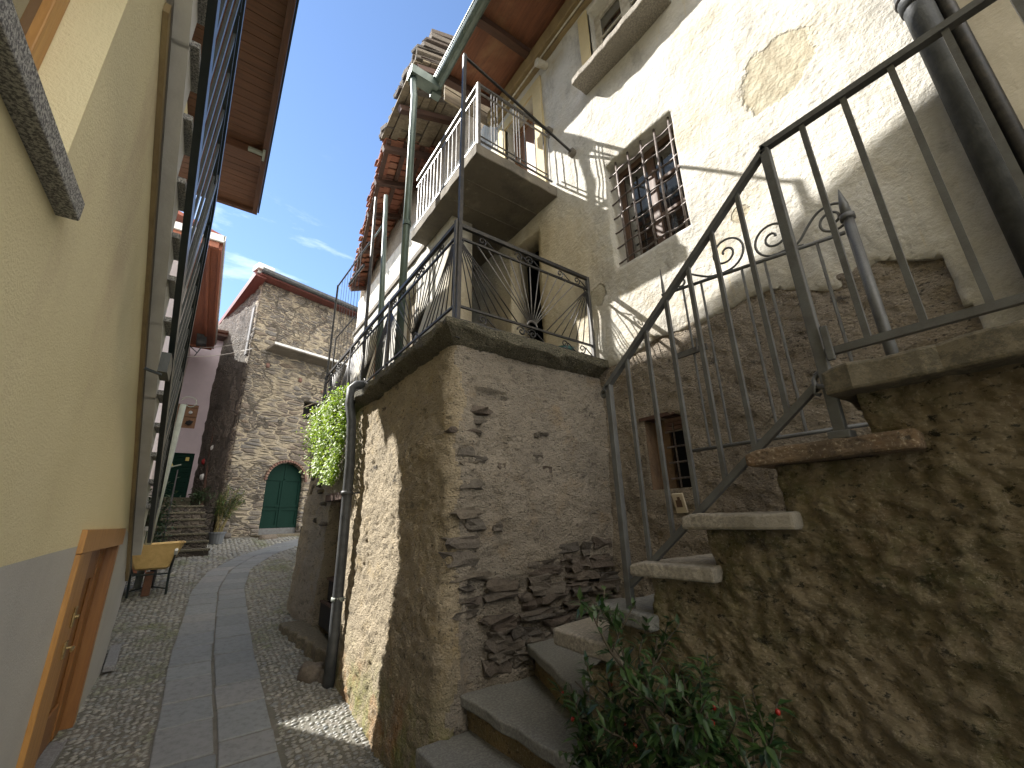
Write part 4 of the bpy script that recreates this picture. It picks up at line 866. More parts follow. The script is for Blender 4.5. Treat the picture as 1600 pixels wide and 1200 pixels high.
# ================================================================== YELLOW HOUSE (left)
yh = thing('yellow_house', 'ochre yellow rendered house with grey base on the left', 'house', (-.8, 3, -1.5))
XL = lambda y: -.54 if y < 6.0 else -.54 - (y - 6.0) * .078
WZ = [(-4, 2.9), (1.38, 2.9), (2.04, 2.45), (6.21, -.42), (7.5, -.55), (10.5, -.83)]
wz = lambda y: lerp(WZ, y)
WIN = (.35, 1.67, 1.04, 2.3); DR = (3.45, 5.03, -1.42, -.015)
plz = lambda y: lerp([(-4, -.40), (2.3, -.12), (3.46, -.09), (5.3, .0), (6.2, -.20), (12, -.9)], y)
def yw(zlo, zhi, mat, name):
    mb = MB(); ys_ = cuts(rng(-3.5, 10.5, .12), WIN[0], WIN[1], DR[0], DR[1], 6.0, 6.21, 2.04); n = 26
    cols = []
    for y in ys_:
        a, b = zlo(y), zhi(y); zz = [a + (b - a) * i / n for i in range(n + 1)]
        cols.append(zz)
    def solid(y, z): return not (WIN[0] < y < WIN[1] and WIN[2] < z < WIN[3]) and not (DR[0] < y < DR[1] and DR[2] < z < DR[3])
    # snap rows to the openings
    for i, y in enumerate(ys_):
        for e in (WIN[2], WIN[3], DR[2], DR[3]):
            j = min(range(n + 1), key=lambda k: abs(cols[i][k] - e))
            if 0 < j < n and abs(cols[i][j] - e) < .12 and (WIN[0] - .2 < y < WIN[1] + .2 if e > .5 else DR[0] - .2 < y < DR[1] + .2): cols[i][j] = e
    for i in range(len(ys_) - 1):
        for j in range(n):
            ya, yb = ys_[i], ys_[i + 1]; zc = (cols[i][j] + cols[i][j + 1] + cols[i + 1][j] + cols[i + 1][j + 1]) / 4
            if not solid((ya + yb) / 2, zc): continue
            f = lambda y, z: (XL(y) + .006 * nz(y, z, 2, .9), y, z)
            mb.quad(f(ya, cols[i][j]), f(yb, cols[i + 1][j]), f(yb, cols[i + 1][j + 1]), f(ya, cols[i][j + 1]))
    return build(name, mb, mat, yh, smooth='leaf')
yw(lambda y: min(plz(y), wz(y) - .02), wz, 'yellow', 'wall')
yw(lambda y: gz(y) - .12, lambda y: min(plz(y), wz(y) - .02), 'plinth', 'base_band')
# solid behind the skin
one('core', lambda m: (m.box(-1.09, -.80, -3.5, .28, -1.7, 2.6), m.box(-1.09, -.80, 1.75, 3.40, -1.7, .9), m.box(-1.09, -.80, 5.1, 6.5, -1.7, -.7)), 'plinth', yh)
# window with deep reveal
one('window_reveal', lambda m: (m.box(-.80, -.5405, WIN[1], WIN[1] + .05, WIN[2] - .02, WIN[3]), m.box(-.80, -.5405, WIN[0] - .05, WIN[0], WIN[2] - .02, WIN[3]), m.box(-.80, -.5405, WIN[0], WIN[1], WIN[3], WIN[3] + .05)), 'yellow', yh)
w = one('window', lambda m: (m.box(-.72, -.665, WIN[1] - .075, WIN[1] - .002, WIN[2], WIN[3] - .002), m.box(-.72, -.665, WIN[0] + .002, WIN[0] + .075, WIN[2], WIN[3] - .002), m.box(-.72, -.665, .98, 1.06, WIN[2], WIN[3] - .002), m.box(-.72, -.665, WIN[0] + .076, .979, WIN[2], WIN[2] + .07), m.box(-.72, -.665, 1.061, WIN[1] - .076, WIN[2], WIN[2] + .07)), 'orange', yh, .004)
one('pane', lambda m: m.box(-.70, -.69, WIN[0] + .06, WIN[1] - .06, WIN[2] + .06, WIN[3]), 'glass', w)
one('sill_gasket', lambda m: m.box(-.575, -.5405, .25, 1.72, .945, .9645), 'dark', w)
o = one('window_sill', lambda m: m.box(-.70, -.485, .20, 1.745, .965, 1.038), 'granite', w, .006)
# low door of varnished pine
d = one('door_frame', lambda m: (m.box(-.66, -.515, DR[0] - .005, DR[0] + .085, DR[2], DR[3] - .12), m.box(-.66, -.530, DR[1] - .035, DR[1] + .005, DR[2], DR[3] - .12), m.box(-.66, -.512, DR[0] - .01, DR[1] + .01, DR[3] - .118, DR[3] + .012)), 'orange', yh, .005)
one('jamb_lining', lambda m: m.box(-.70, -.531, DR[1] - .075, DR[1] - .036, DR[2] + .01, DR[3] - .121), 'panelwood', yh)
dl = one('door', lambda m: (m.box(-.66, -.63, DR[0] + .9, DR[1] - .076, DR[2] + .01, DR[3] - .121), m.box(-.63, -.60, DR[1] - .26, DR[1] - .077, DR[2] + .01, DR[3] - .122), m.box(-.63, -.61, DR[0] + .90, DR[1] - .261, DR[3] - .34, DR[3] - .122), m.box(-.63, -.61, DR[0] + .90, DR[1] - .261, DR[2] + .01, DR[2] + .24)), 'panelwood', yh, .006, label='low brown pine door')
one('stile', lambda m: m.box(-.66, -.595, DR[0] + .086, DR[0] + .899, DR[2] + .01, DR[3] - .121), 'orange', dl, .006)
one('lock_plate', lambda m: (m.box(-.594, -.584, 4.24, 4.30, -.62, -.50), m.tube([(-.59, 4.27, -.56), (-.565, 4.27, -.56)], .014, 8)), 'brass', dl, .003)
one('handle', lambda m: (m.box(-.594, -.584, 4.22, 4.28, -.80, -.70), m.tube([(-.59, 4.25, -.74), (-.55, 4.25, -.74), (-.55, 4.19, -.75)], .009, 8)), 'brass', dl)
one('threshold', lambda m: m.box(-.66, -.52, DR[0] - .02, DR[1] + .02, DR[2] - .07, DR[2] - .001), 'greyslab', yh, .006)
# upper house wall set back behind the outside stair, and its boarded eave
one('upper_wall', lambda m: (m.box(-1.45, -1.10, -3.5, 6.6, -1.6, 5.68), m.box(-5.5, -1.451, 6.3, 6.59, -1.6, 5.68)), 'yellow', yh)
def eb(m):
    y = -3.5
    while y < 7.98: m.box(-1.9, -.145, y, y + .135, 5.70, 5.722); y += .14
    
o = one('eave_boards', eb, 'eave', yh, .003)
one('fascia', lambda m: (m.box(-.143, -.065, -3.5, 8.08, 5.62, 5.84), m.box(-1.9, -.144, 8.0, 8.08, 5.62, 5.72)), 'fascia', yh, .004)
for ya in (6.45, 3.3, .0): one('eave_joist', lambda m: m.box(-1.09, -.144, ya, ya + .20, 5.56, 5.699), 'eave', yh, .006)
one('drip_edge', lambda m: (m.box(-.063, -.038, -3.5, 8.10, 5.69, 5.87), m.box(-1.9, -.065, 8.081, 8.105, 5.70, 5.87)), 'railgreen', yh)
one('eave_clip', lambda m: (m.box(-.33, -.11, 6.38, 6.445, 5.58, 5.62), m.box(-.135, -.10, 6.32, 6.53, 5.57, 5.618)), 'palepipe', yh)
one('roof', lambda m: m.prism([(-.15, -3.4, 5.88), (-.15, 2.0, 7.75), (-.15, 6.1, 5.90), (-.15, 8.0, 5.88), (-.15, 8.0, 5.87), (-.15, -3.4, 5.87)], (-5.2, 0, 0)), 'slate', yh, label='unseen roof above the boarded eave, gable shaped to shade the white wall')  # out of view; gable shaped for its shadow, blue-grey for the pane reflections
# outside stair on the wall: string with grey soffit and stone treads
zs = lambda y: 2.45 - .69 * (y - 2.04)
SAW = [(1.88, 0), (2.18, 0), (2.46, 0), (2.76, 0), (3.06, 0), (3.36, 0), (3.62, 0), (3.90, 0), (4.20, 0), (4.48, 0), (4.78, 0), (5.08, 0), (5.38, 0), (5.68, 0), (5.98, 0)]
def string(m):
    for (y, _) in SAW:
        yn = y - .30; m.prism([(-1.09, yn, zs(yn)), (-1.09, y, zs(y)), (-1.09, y, zs(yn) + .03), (-1.09, yn, zs(yn) + .03)], (1.09 - .445, 0, 0))
one('stair_string', string, 'soffitgrey', yh)
def strip(m):
    m.obox((-.527, 4.12, zs(4.12) - .012), (.012, 0, 0), (0, 2.09, -2.09 * .69), (0, 0, .03))
    for a, b in ((6.21, 7.5), (7.5, 10.5)): m.obox(((XL(a) + XL(b)) / 2 + .006, (a + b) / 2, (wz(a) + wz(b)) / 2 - .008), (.010, 0, 0), ((XL(b) - XL(a)) / 2, (b - a) / 2, (wz(b) - wz(a)) / 2), (0, 0, .02))
one('mortar_strip', strip, 'stripgrey', yh)
one('render_edge', lambda m: m.obox((-.530, 4.12, zs(4.12) - .072), (.012, 0, 0), (0, 2.09, -2.09 * .69), (0, 0, .029)), 'ochre', yh)
for (y, _) in SAW:
    yn = y - .30; z = zs(yn) + .031
    one('stair_tread', lambda m: m.box(-1.09, -.405, yn + .02, y + .025, z, z + .04), 'granite', yh, .005)
one('stair_landing', lambda m: m.box(-1.09, -.42, -3.5, 1.56, 2.72, 2.86), 'soffitgrey', yh)
# railing of that stair
rl = rail_thing('flight_railing', 'dark green black steel railing with slanting flat bars on the yellow house stair', (-.3, 3.2, 1.0))
a0, a1 = Vector((-.27, 1.46, 1.86)), Vector((-.365, 5.40, -.10)); h0, h1 = Vector((-.265, 1.75, 2.40)), Vector((-.375, 5.50, .16))
A = lambda t: a0.lerp(a1, t)
one('string_plate', lambda m: m.bar(a0 - (a1 - a0) * .25, a1, .03, .085), 'railgreen', rl)
hr0, hr1 = Vector((-.27, 2.02, 2.69)), Vector((-.27, 2.94, 1.97)); hr2 = Vector((-.37, 5.4, .20))
HP = [hr0 + (hr0 - hr1) * .8, hr0, hr1, hr1.lerp(hr2, .5) + Vector((0, 0, .02)), hr2]
one('handrail', lambda m: [m.bar(p, q, .035, .05) for p, q in zip(HP, HP[1:])], 'railgreen', rl)
def hz(y):
    for p, q in zip(HP, HP[1:]):
        if y <= q.y: return p.lerp(q, (y - p.y) / (q.y - p.y))
    return HP[-1]
one('upper_bar', lambda m: [m.bar(p - Vector((0, 0, .12)), q - Vector((0, 0, .09)), .016, .02) for p, q in zip(HP, HP[1:])], 'railgreen', rl)
for k in range(30):
    t = -.15 + 1.13 * k / 29; p = A(t); q = hz(p.y); one('baluster', lambda m: m.bar(p, (q.x, p.y, q.z), .012, .030, (0, 1, 0)), 'railgreen', rl)
for t in (.33, .66, .97):
    p = A(t); q = hz(p.y); one('post', lambda m: m.bar(p, (q.x, p.y, q.z), .03, .05, (0, 1, 0)), 'railgreen', rl)
one('bracket', lambda m: (m.box(-.345, -.300, 3.02, 3.22, .86, .98), m.tube([(-.40, 3.0, .86), (-.32, 3.02, .84)], .008, 6)), 'railgreen', rl)
ts = MB(); ts.obox((-.50, 6.25, -1.23), (.045, 0, 0), (-.02, .32, .03), (0, 0, .025)); o = build('threshold_slab', ts, 'greyslab'); bevel(o, .008); props(o, 'small grey stone slab on the cobbles at the foot of the yellow house', 'slab')

# ================================================================== WHEELBARROW
wb = thing('wheelbarrow', 'mustard yellow wheelbarrow parked on the cobbles by the yellow house', 'wheelbarrow', (-.5, 9.0, gz(9)))
g0 = gz(9.0) + .02; zt_, zl_ = g0 + .72, g0 + .36
def tray(m):
    T = [(-.84, 8.62), (-.14, 8.62), (-.20, 9.62), (-.78, 9.62)]; Bt = [(-.70, 8.82), (-.29, 8.82), (-.32, 9.35), (-.66, 9.35)]
    n = 6
    def ring(f, inset):
        out = []
        for k in range(4):
            a, b = [Vector((*Bt[j], zl_)).lerp(Vector((*T[j], zt_ + (.03 if j in (1, 2) else 0))), f) for j in (k, (k + 1) % 4)]
            c = (Vector((-.5, 9.1, a.z)) - a).normalized() * inset
            for q in range(n):
                t = .06 + .88 * q / (n - 1); p = a.lerp(b, t); out.append(p + (Vector((-.5, 9.1, p.z)) - p).normalized() * inset)
        return out
    rings = [ring(0, .05), ring(.08, 0), ring(.5, 0), ring(1, 0), ring(1.0, -.02), ring(.97, -.022), ring(.97, .02), ring(.5, .02), ring(.10, .03)]
    i = len(m.v); N_ = len(rings[0])
    for r in rings: m.v += [tuple(p) for p in r]
    for r in range(len(rings) - 1):
        for k in range(N_): m.f.append((i + r * N_ + k, i + r * N_ + (k + 1) % N_, i + (r + 1) * N_ + (k + 1) % N_, i + (r + 1) * N_ + k)); m.m.append(0)
    m.f.append(tuple(i + k for k in range(N_))); m.m.append(0); m.f.append(tuple(i + (len(rings) - 1) * N_ + k for k in reversed(range(N_)))); m.m.append(0)
one('tray', tray, 'barrow', wb)
for sx in (-.72, -.27):
    one('leg', lambda m: m.tube([(sx + (.035 if sx > -.5 else -.03), 8.60, g0 + .58), (sx, 8.78, g0 + .34), (sx + .01, 8.84, g0)], .016, 8), 'railgreen', wb)
    one('handle', lambda m: m.tube([(sx, 9.5, g0 + .26), (sx, 8.9, g0 + .33), (sx + (.04 if sx > -.5 else -.04), 8.45, g0 + .60)], .016, 8), 'railgreen', wb)
    one('grip', lambda m: m.tube([(sx + (.04 if sx > -.5 else -.04), 8.46, g0 + .595), (sx + (.045 if sx > -.5 else -.045), 8.36, g0 + .655)], .022, 8), 'capwhite', wb)
one('brace', lambda m: (m.tube([(-.72, 8.80, g0 + .30), (-.27, 8.80, g0 + .30)], .012, 6), m.tube([(-.71, 8.83, g0 + .08), (-.5, 9.0, g0 + .12), (-.26, 8.83, g0 + .08)], .010, 6)), 'railgreen', wb)
wl = one('wheel', lambda m: m.tube([(-.53, 9.55, g0 + .19), (-.47, 9.55, g0 + .19)], .12, 18), 'rust', wb)
one('tyre', lambda m: m.tube(spiral((-.5, 9.55, g0 + .19), (0, 1, 0), (0, 0, 1), .15, .15, 1, 0, 24), .042, 8, cap=False), 'rubber', wl, smooth=True)
one('support', lambda m: m.box(-.56, -.46, 8.90, 8.99, g0 - .01, g0 + .33), 'rust', wb, .01)

# ================================================================== FAR END: stone house
FP, FD, FN = Vector((2.01, 15.92, 0)), Vector((.951, .309, 0)), Vector((-.309, .951, 0))
F = lambda t, z, d=0: FP + FD * t + FN * d + Vector((0, 0, z))      # d<0 is towards the viewer
FC = F(-1.62, 0); FS = Vector((-.17, .985, 0)); FW = Vector((-.245, .97, 0))
sh = thing('stone_house', 'tall rubble stone house with a green arched door at the end of the lane', 'house', F(1.5, -.35, 2))
AC, AR, AS = .10, .62, 1.36
WN = (.36, 1.10, 3.55, 4.22)
def fsol(u, v):
    if abs(u - AC) < AR and v < AS: return False
    if v >= AS and (u - AC) ** 2 + (v - AS) ** 2 < AR * AR: return False
    return not (WN[0] < u < WN[1] and WN[2] < v < WN[3])
mb = MB(); us = cuts(rng(-1.62, 5, .045), AC - AR, AC + AR, WN[0], WN[1]); vs = cuts(rng(-.7, 8.25, .045), AS, WN[2], WN[3])
mb.sheet('x', 0, .4, us, vs, fsol, lambda u, v: (.03 * nz(u, v, 2, 1.5) + .018 * nz(u, v, 5, 6), (.025 * nz(v, 0, 3, 3) if u < -1.5 else 0), 0))
mb.v = [tuple(F(v[1], v[2], v[0])) for v in mb.v]
for (t, z) in ((-1.05, 5.16), (.10, 4.93), (.98, 4.70)): mb.obox(F(t, z, -.01), FD * .055, FN * .03, (0, 0, .075), 1)
build('wall', mb, ['rubble', 'brick'], sh, smooth='leaf')
mb = MB(); mb.sheet('x', 0, .3, rng(0.02, 8, .12), rng(-.8, 8.1, .12), None, lambda u, v: (.04 * nz(u, v, 3, 1.5) + .03 * nz(u, v, 5, 4), 0, 0)); mb.v = [tuple(FC + FW * v[1] + FD * v[0] + Vector((0, 0, v[2]))) for v in mb.v]; build('side_wall', mb, 'rubbledark', sh, smooth='leaf', label='rubble side wall with its shade put into a darker colour')  # darker rubble stands in for the shade on this side
one('plaster_band', lambda m: m.obox(FC + FW * .45 + FD * -.03 + Vector((0, 0, 6.4)), FD * .02, FS * .12, (0, 0, .9)), 'greyslab', sh)
ring = MB(); nb = 23
for k in range(nb):
    a = math.pi * (k + .5) / nb; c = F(AC + math.cos(a) * (AR + .040), AS + math.sin(a) * (AR + .040), -.01); rd = FD * math.cos(a) + Vector((0, 0, math.sin(a))); tg = FN.cross(rd)
    ring.obox(c, rd * .036, tg * .033, FN * .06)
build('brick_arch', ring, 'brick', sh)
def leafs(m):
    n = 10
    for sgn in (-1, 1):
        pts = [F(AC + sgn * .006, -.12, .16)] + [F(AC + sgn * AR * math.cos(math.pi / 2 * k / n), (AS + AR * math.sin(math.pi / 2 * k / n)) if 1 else 0, .16) for k in range(n + 1)][::-1]
        pts[1] = F(AC + sgn * .006, AS + AR, .16); pts += [F(AC + sgn * AR, -.12, .16)]; m.prism(pts, FN * .05)
dr = one('door', leafs, 'green', sh, label='green double door with arched top')
def trim(m):
    for sgn in (-1, 1):
        xa, xb = AC + sgn * .02, AC + sgn * (AR - .02)
        for (z0_, z1_) in ((.62, .55), (.50, .43), (-.02, -.11)): m.obox(F((xa + xb) / 2, (z0_ + z1_) / 2, .15), FD * abs(xb - xa) / 2, FN * .014, (0, 0, abs(z0_ - z1_) / 2))
        for x in (xa + sgn * .05, xb - sgn * .05): m.obox(F(x, .20, .152), FD * .035, FN * .012, (0, 0, .22)); m.obox(F(x, 1.0, .152), FD * .035, FN * .012, (0, 0, .37))
        m.obox(F((xa + xb) / 2, AS + .06, .152), FD * abs(xb - xa) / 2.1, FN * .012, (0, 0, .035))
    m.obox(F(AC, .65, .14), FD * .035, FN * .016, (0, 0, 1.2 * .62)); m.obox(F(AC + .02, .535, .13), FD * .20, FN * .010, (0, 0, .012))
one('panel_moulding', trim, 'green', dr)
one('kick_board', lambda m: m.obox(F(AC, -.22, .15), FD * .58, FN * .02, (0, 0, .098)), 'iron', dr)
one('interior', lambda m: (m.obox(F(1.4, 3.8, .5), FD * 1.6, FN * .05, (0, 0, .8)),), 'dark', sh)
w = one('window', lambda m: (m.bar(F(WN[0], WN[2], .08), F(WN[1], WN[3], .08), .05, .03), m.bar(F(WN[0] - .02, 3.95, .10), F(.75, WN[3], .10), .04, .03)), 'greywood', sh)
one('canopy', lambda m: (m.prism([F(-1.2, 5.74, .05), F(-1.2, 5.80, -.62), F(2.6, 5.80, -.62), F(2.6, 5.74, .05)], (0, 0, -.085)),), 'concrete', sh, .01, label='thin concrete canopy slab')
one('canopy_flashing', lambda m: m.obox(F(.7, 5.79, -.635), FD * 1.9, FN * .012, (0, 0, .04)), 'capwhite', sh)
def hip(m):
    A, B, D = F(-1.95, 8.34, -.5), F(5.5, 8.34, -.5), FC + FD * -.35 + FS * 8 + Vector((0, 0, 8.34)); R1 = FC + FD * 2.2 + FS * 3.2 + Vector((0, 0, 9.6)); R2 = F(5.5, 9.6, 3.2); R3 = FC + FD * 2.2 + FS * 8 + Vector((0, 0, 9.6))
    for d in (0, .07):
        q = Vector((0, 0, d)); m.quad(A + q, B + q, R2 + q, R1 + q); m.quad(A + q, R1 + q, R3 + q, D + q)
one('roof', hip, 'purple', sh)
one('gutter', lambda m: m.tube([F(-1.9, 8.30, -.50), F(5.4, 8.30, -.50)], .10, 9), 'pipe', sh)
one('verge_cap', lambda m: (m.obox(F(-1.80, 8.42, -.30), FD * .26, FN * .22, (0, 0, .10)), m.obox(F(-1.76, 8.27, -.2), FD * .22, FN * .16, (0, 0, .045))), 'capwhite', sh)
one('eave_boards', lambda m: (m.obox(FC + FS * 3.8 + FD * -.17 + Vector((0, 0, 8.16)), FD * .16, FS * 4.1, (0, 0, .04)), m.obox(FC + FS * 3.8 + FD * -.34 + Vector((0, 0, 8.24)), FD * .02, FS * 4.1, (0, 0, .12)), m.obox(F(1.7, 8.20, -.22), FD * 3.6, FN * .2, (0, 0, .03))), 'purple', sh)
one('buttress', lambda m: [m.stone(F(-1.52 + rs.uniform(-.08, .08), -.45 + .16 * k, -.06), .16, .12, .09, .3, 0, .3, .7, 2) for k in range(4)], 'stone', sh, smooth='leaf')
stp = MB(); stp.sheet('z', -.30, -.65, rng(-.75, .95, .06), rng(-.75, .02, .06), None, lambda u, v: (.012 * nz(u, v, 2, 5), .03 * nz(v, u, 3, 4) * (abs(u - .1) > .8), .04 * nz(u, 1, 3, 3) * (v < -.6))); stp.v = [tuple(F(v[0], v[2], v[1])) for v in stp.v]; o = build('door_step', stp, 'slab'); bevel(o, .02, 2); props(o, 'broad worn stone step before the green arched door', 'step')
bk = MB(); bk.stone(F(-.62, -.42, -.9), .26, .14, .13, .3, 0, .3, .65, 3); o = build('boulder', bk, 'stone', smooth='leaf'); props(o, 'single dark boulder lying beside the arched door step', 'stone')
sb = MB(); sb.obox(F(.90, -.19, -.16), FD * .13, FN * .10, (0, 0, .11)); o = build('stone_block', sb, 'slab'); bevel(o, .02, 2); props(o, 'squared stone block on the right of the arched door', 'stone')
# bamboo in a pot
bp = thing('potted_bamboo', 'bushy bamboo in a grey plastic pot before the stone house corner', 'plant', (.42, 14.3, gz(14.3)))
gb = gz(14.3); one('pot', lambda m: m.tube([(.42, 14.3, gb), (.42, 14.3, gb + .27), (.42, 14.3, gb + .27), (.42, 14.3, gb + .31)], [.14, .185, .20, .20], 16), 'greypot', bp)
rs = random.Random(8); mb = MB(); cn_ = MB()
for k in range(26):
    a = rs.uniform(0, 6.28); r = rs.uniform(0, .12); b = Vector((.42 + r * math.cos(a), 14.3 + r * math.sin(a), gb + .28)); tip = b + Vector((rs.uniform(-.12, .45), rs.uniform(-.25, .2), rs.uniform(.75, 1.25)))
    mid = b.lerp(tip, .5) + Vector((-.04, 0, .10)); cn_.tube([b, mid, tip], .0055, 5)
    for q in range(46):
        t = rs.uniform(.34, 1.05); p = b.lerp(mid, t * 2) if t < .5 else mid.lerp(tip, t * 2 - 1); mb.leaf(p, (rs.uniform(-1, 1), rs.uniform(-1, 1), rs.uniform(-.5, .6)), (rs.uniform(-.3, .3), 0, 1), rs.uniform(.09, .17), .022)
build('foliage', mb, 'bamboo', bp, smooth='leaf'); build('canes', cn_, 'cane', bp)

# ================================================================== pink house, row house, far steps
ph = thing('pink_house', 'pale lilac house with green door at the top of the dark steps', 'house', (-1, 19, .3))
def psol(u, v): return not (-1.36 < u < -.56 and v < 2.52) and not (-1.36 < u < -.74 and 3.42 < v < 4.3)
mb = MB(); mb.sheet('y', 19, 19.3, cuts(rng(-4, .9, .2), -1.36, -.56, -.74), cuts(rng(.3, 7.1, .2), 2.52, 3.42, 4.3), psol); build('wall', mb, 'pink', ph)
one('shutter', lambda m: (m.box(-1.36, -.74, 19.03, 19.08, 3.42, 4.3), m.box(-1.34, -.76, 18.985, 19.029, 3.85, 3.9), m.box(-1.34, -.76, 18.985, 19.029, 4.2, 4.26)), 'brownwood', ph, label='closed brown wooden shutter')
one('wreath', lambda m: (m.stone((-.95, 18.96, 4.0), .07, .03, .07, .2, 0, 0, 1, 1), m.stone((-.93, 18.96, 3.62), .12, .05, .11, .3, 1, 0, 1, 1)), ['capwhite', 'rubber'], ph)
one('door_sill', lambda m: m.box(-1.5, -.4, 18.6, 19.2, .30, .955), 'terrace', ph)
d = one('door', lambda m: ([m.box(-1.35, -.57, 19.05, 19.10, .96 + .175 * k, .96 + .175 * k + .168) for k in range(9)], m.box(-1.36, -.56, 19.02, 19.12, 2.48, 2.52), m.box(-1.36, -.56, 19.11, 19.14, .9, 2.5)), 'greendark', ph, .006, label='green boarded door')
one('sign', lambda m: (m.prism([(-1.28, 19.04, 2.02), (-1.08, 19.04, 2.02), (-1.18, 19.04, 2.2)], (0, -.01, 0)), m.box(-.80, -.70, 19.035, 19.045, 2.25, 2.38)), 'sign', d)
one('eave', lambda m: (m.box(-4, .9, 18.45, 19.0, 7.0, 7.08), m.box(-4, .9, 18.42, 18.46, 7.02, 7.2)), 'fascia', ph)
one('roof', lambda m: m.prism([(-4, 18.4, 7.2), (-4, 24, 9.6), (-4, 24, 9.4), (-4, 18.4, 7.09)], (5, 0, 0)), 'redtile', ph)
one('gutter', lambda m: m.tube([(-4, 18.36, 7.16), (.9, 18.36, 7.16)], .07, 8), 'beam', ph)
rw = thing('row_house', 'pinkish white house with red brown boarded eave behind the yellow house', 'house', (-2.5, 13, -1))
one('wall', lambda m: m.prism([(-1.35, 7.05, -1.7), (-1.35, 18.9, -1.7), (-1.35, 18.9, 6.3), (-1.35, 11.0, 6.3), (-1.35, 7.05, 1.88)], (-.3, 0, 0)), 'pinkwhite', rw)  # sloping near end is invented, shaped to cast shade on the lane
def rbo(m):
    y = 11.0
    while y < 18.2: m.box(-1.9, -.70, y, y + .145, 6.40, 6.425); y += .15
one('eave_boards', rbo, 'redeave', rw)
one('fascia', lambda m: (m.box(-.70, -.64, 11, 18.3, 6.36, 6.60), m.box(-.93, -.87, 11, 18.3, 6.33, 6.398), m.box(-1.9, -.705, 10.90, 10.99, 6.34, 6.60), m.box(-1.9, -.705, 18.22, 18.30, 6.30, 6.39)), 'redeave', rw, .004)
one('drip_edge', lambda m: (m.box(-1.9, -.62, 10.84, 10.895, 6.50, 6.68), m.box(-.638, -.60, 10.84, 18.3, 6.54, 6.68)), 'capwhite', rw)
one('roof', lambda m: m.prism([(-.6, 10.9, 6.69), (-2.4, 10.9, 7.3), (-2.4, 10.9, 7.2), (-.6, 10.9, 6.62)], (0, 7.4, 0)), 'redtile', rw)
sp = thing('wall_lamp', 'grey metal floodlight bracket fixed under the row house eave', 'lamp', (-1.2, 17.2, 6.0))
one('housing', lambda m: m.obox((-1.0, 17.2, 6.25), (.14, 0, .03), (0, .16, 0), (-.02, 0, .20)), 'pipe', sp, .01); one('bracket', lambda m: (m.tube([(-1.34, 17.2, 6.0), (-1.05, 17.2, 5.75), (-.95, 17.2, 6.0)], .02, 6), m.tube([(-1.34, 17.2, 5.5), (-1.1, 17.2, 5.6), (-.98, 17.2, 5.9)], .015, 6)), 'pipe', sp)
for (a, b) in (((-1.0, 17.2, 5.95), F(-1.55, 6.0, -.02)), ((-1.34, 16.5, 5.3), F(-1.58, 5.62, -.02))):
    mb = MB(); A_, B_ = Vector(a), Vector(b); mb.tube([A_.lerp(B_, k / 8) - Vector((0, 0, .10 * math.sin(math.pi * k / 8))) for k in range(9)], .012, 5)
    o = build('overhead_wire', mb, 'wire'); props(o, ('upper' if a[0] > -1.2 else 'lower') + ' of two pale wires strung to the stone house corner', 'wire', 'wires across the lane')
pl = thing('pale_pole', 'slender pale grey green pole beside the black stair railing', 'pole', (-.66, 9.6, gz(9.6)))
one('pole', lambda m: m.tube([(-.67, 9.6, gz(9.6)), (-.61, 9.6, 2.16)], .048, 10), 'palepipe', pl, smooth=True); one('hook', lambda m: (m.tube(spiral((-.52, 9.6, 2.2), (1, 0, 0), (0, 0, 1), .14, .05, .9, 2.8, 14, -1), .008, 5), m.tube([(-.63, 9.6, 1.0), (-.45, 9.58, 1.06)], .012, 5)), 'palepipe', pl)
fs = thing('dark_steps', 'flight of dark stone steps climbing to the green door of the lilac house', 'stairs', (-.4, 13.5, gz(12.5)))
for k in range(7):
    z = gz(12.4) + .17 * (k + 1); y = 12.4 + .30 * k
    one('step', lambda m: m.box(-1.35, .26 - .045 * k, y, y + .36, z - .17 - .0, z - .05), 'rubbledark', fs); one('tread', lambda m: m.box(-1.35, .28 - .045 * k, y - .03, y + .36, z - .049, z), 'terrace', fs, .008)
one('upper_path', lambda m: m.box(-1.35, .3, 14.56, 19.0, -.6, gz(12.4) + 1.18), 'rubbledark', fs)
one('handrail', lambda m: (m.tube([(-.62, 12.6, -.5), (-.62, 12.6, .55), (-.72, 14.4, 1.45)], .014, 6), [m.tube([(-.62 - .05 * k, 12.6 + .9 * k, -.3 + .45 * k), (-.62 - .05 * k, 12.6 + .9 * k, .55 + .45 * k)], .012, 6) for k in range(3)]), 'ironblack', fs)
def bush(name, label, c, rx, ry, rz, n, mat, potr, seed):
    b = thing(name, label, 'plant', (c[0], c[1], c[2])); r_ = random.Random(seed); m = MB(); s_ = MB()
    for k in range(n):
        v = Vector((r_.gauss(0, .5), r_.gauss(0, .5), r_.gauss(0, .5))); p = Vector((c[0] + v.x * rx, c[1] + v.y * ry, c[2] + potr * 1.6 + rz + v.z * rz))
        if p.z < c[2] + potr * 1.5: continue
        m.leaf(p, (r_.uniform(-1, 1), r_.uniform(-1, 1), r_.uniform(-.6, .6)), (0, 0, 1), r_.uniform(.07, .13), r_.uniform(.035, .06))
    for k in range(7): s_.tube([(c[0], c[1], c[2] + potr), (c[0] + r_.uniform(-.5, .5) * rx, c[1] + r_.uniform(-.5, .5) * ry, c[2] + potr * 1.6 + rz * r_.uniform(.8, 1.6))], .008, 5)
    build('foliage', m, mat, b, smooth='leaf'); build('stems', s_, 'stem', b)
    one('pot', lambda q: q.tube([c, (c[0], c[1], c[2] + potr * 1.6)], [potr * .75, potr], 14), 'tile', b)
bush('potted_shrub', 'tall dark leafy shrub in a clay pot beside the dark steps', (-.85, 11.9, gz(11.9)), .32, .3, .62, 900, 'darkleaf', .17, 4)
bush('potted_shrub', 'low dark shrub in a clay pot behind the wheelbarrow', (-.80, 10.9, gz(10.9)), .30, .25, .25, 420, 'darkleaf', .15, 9)
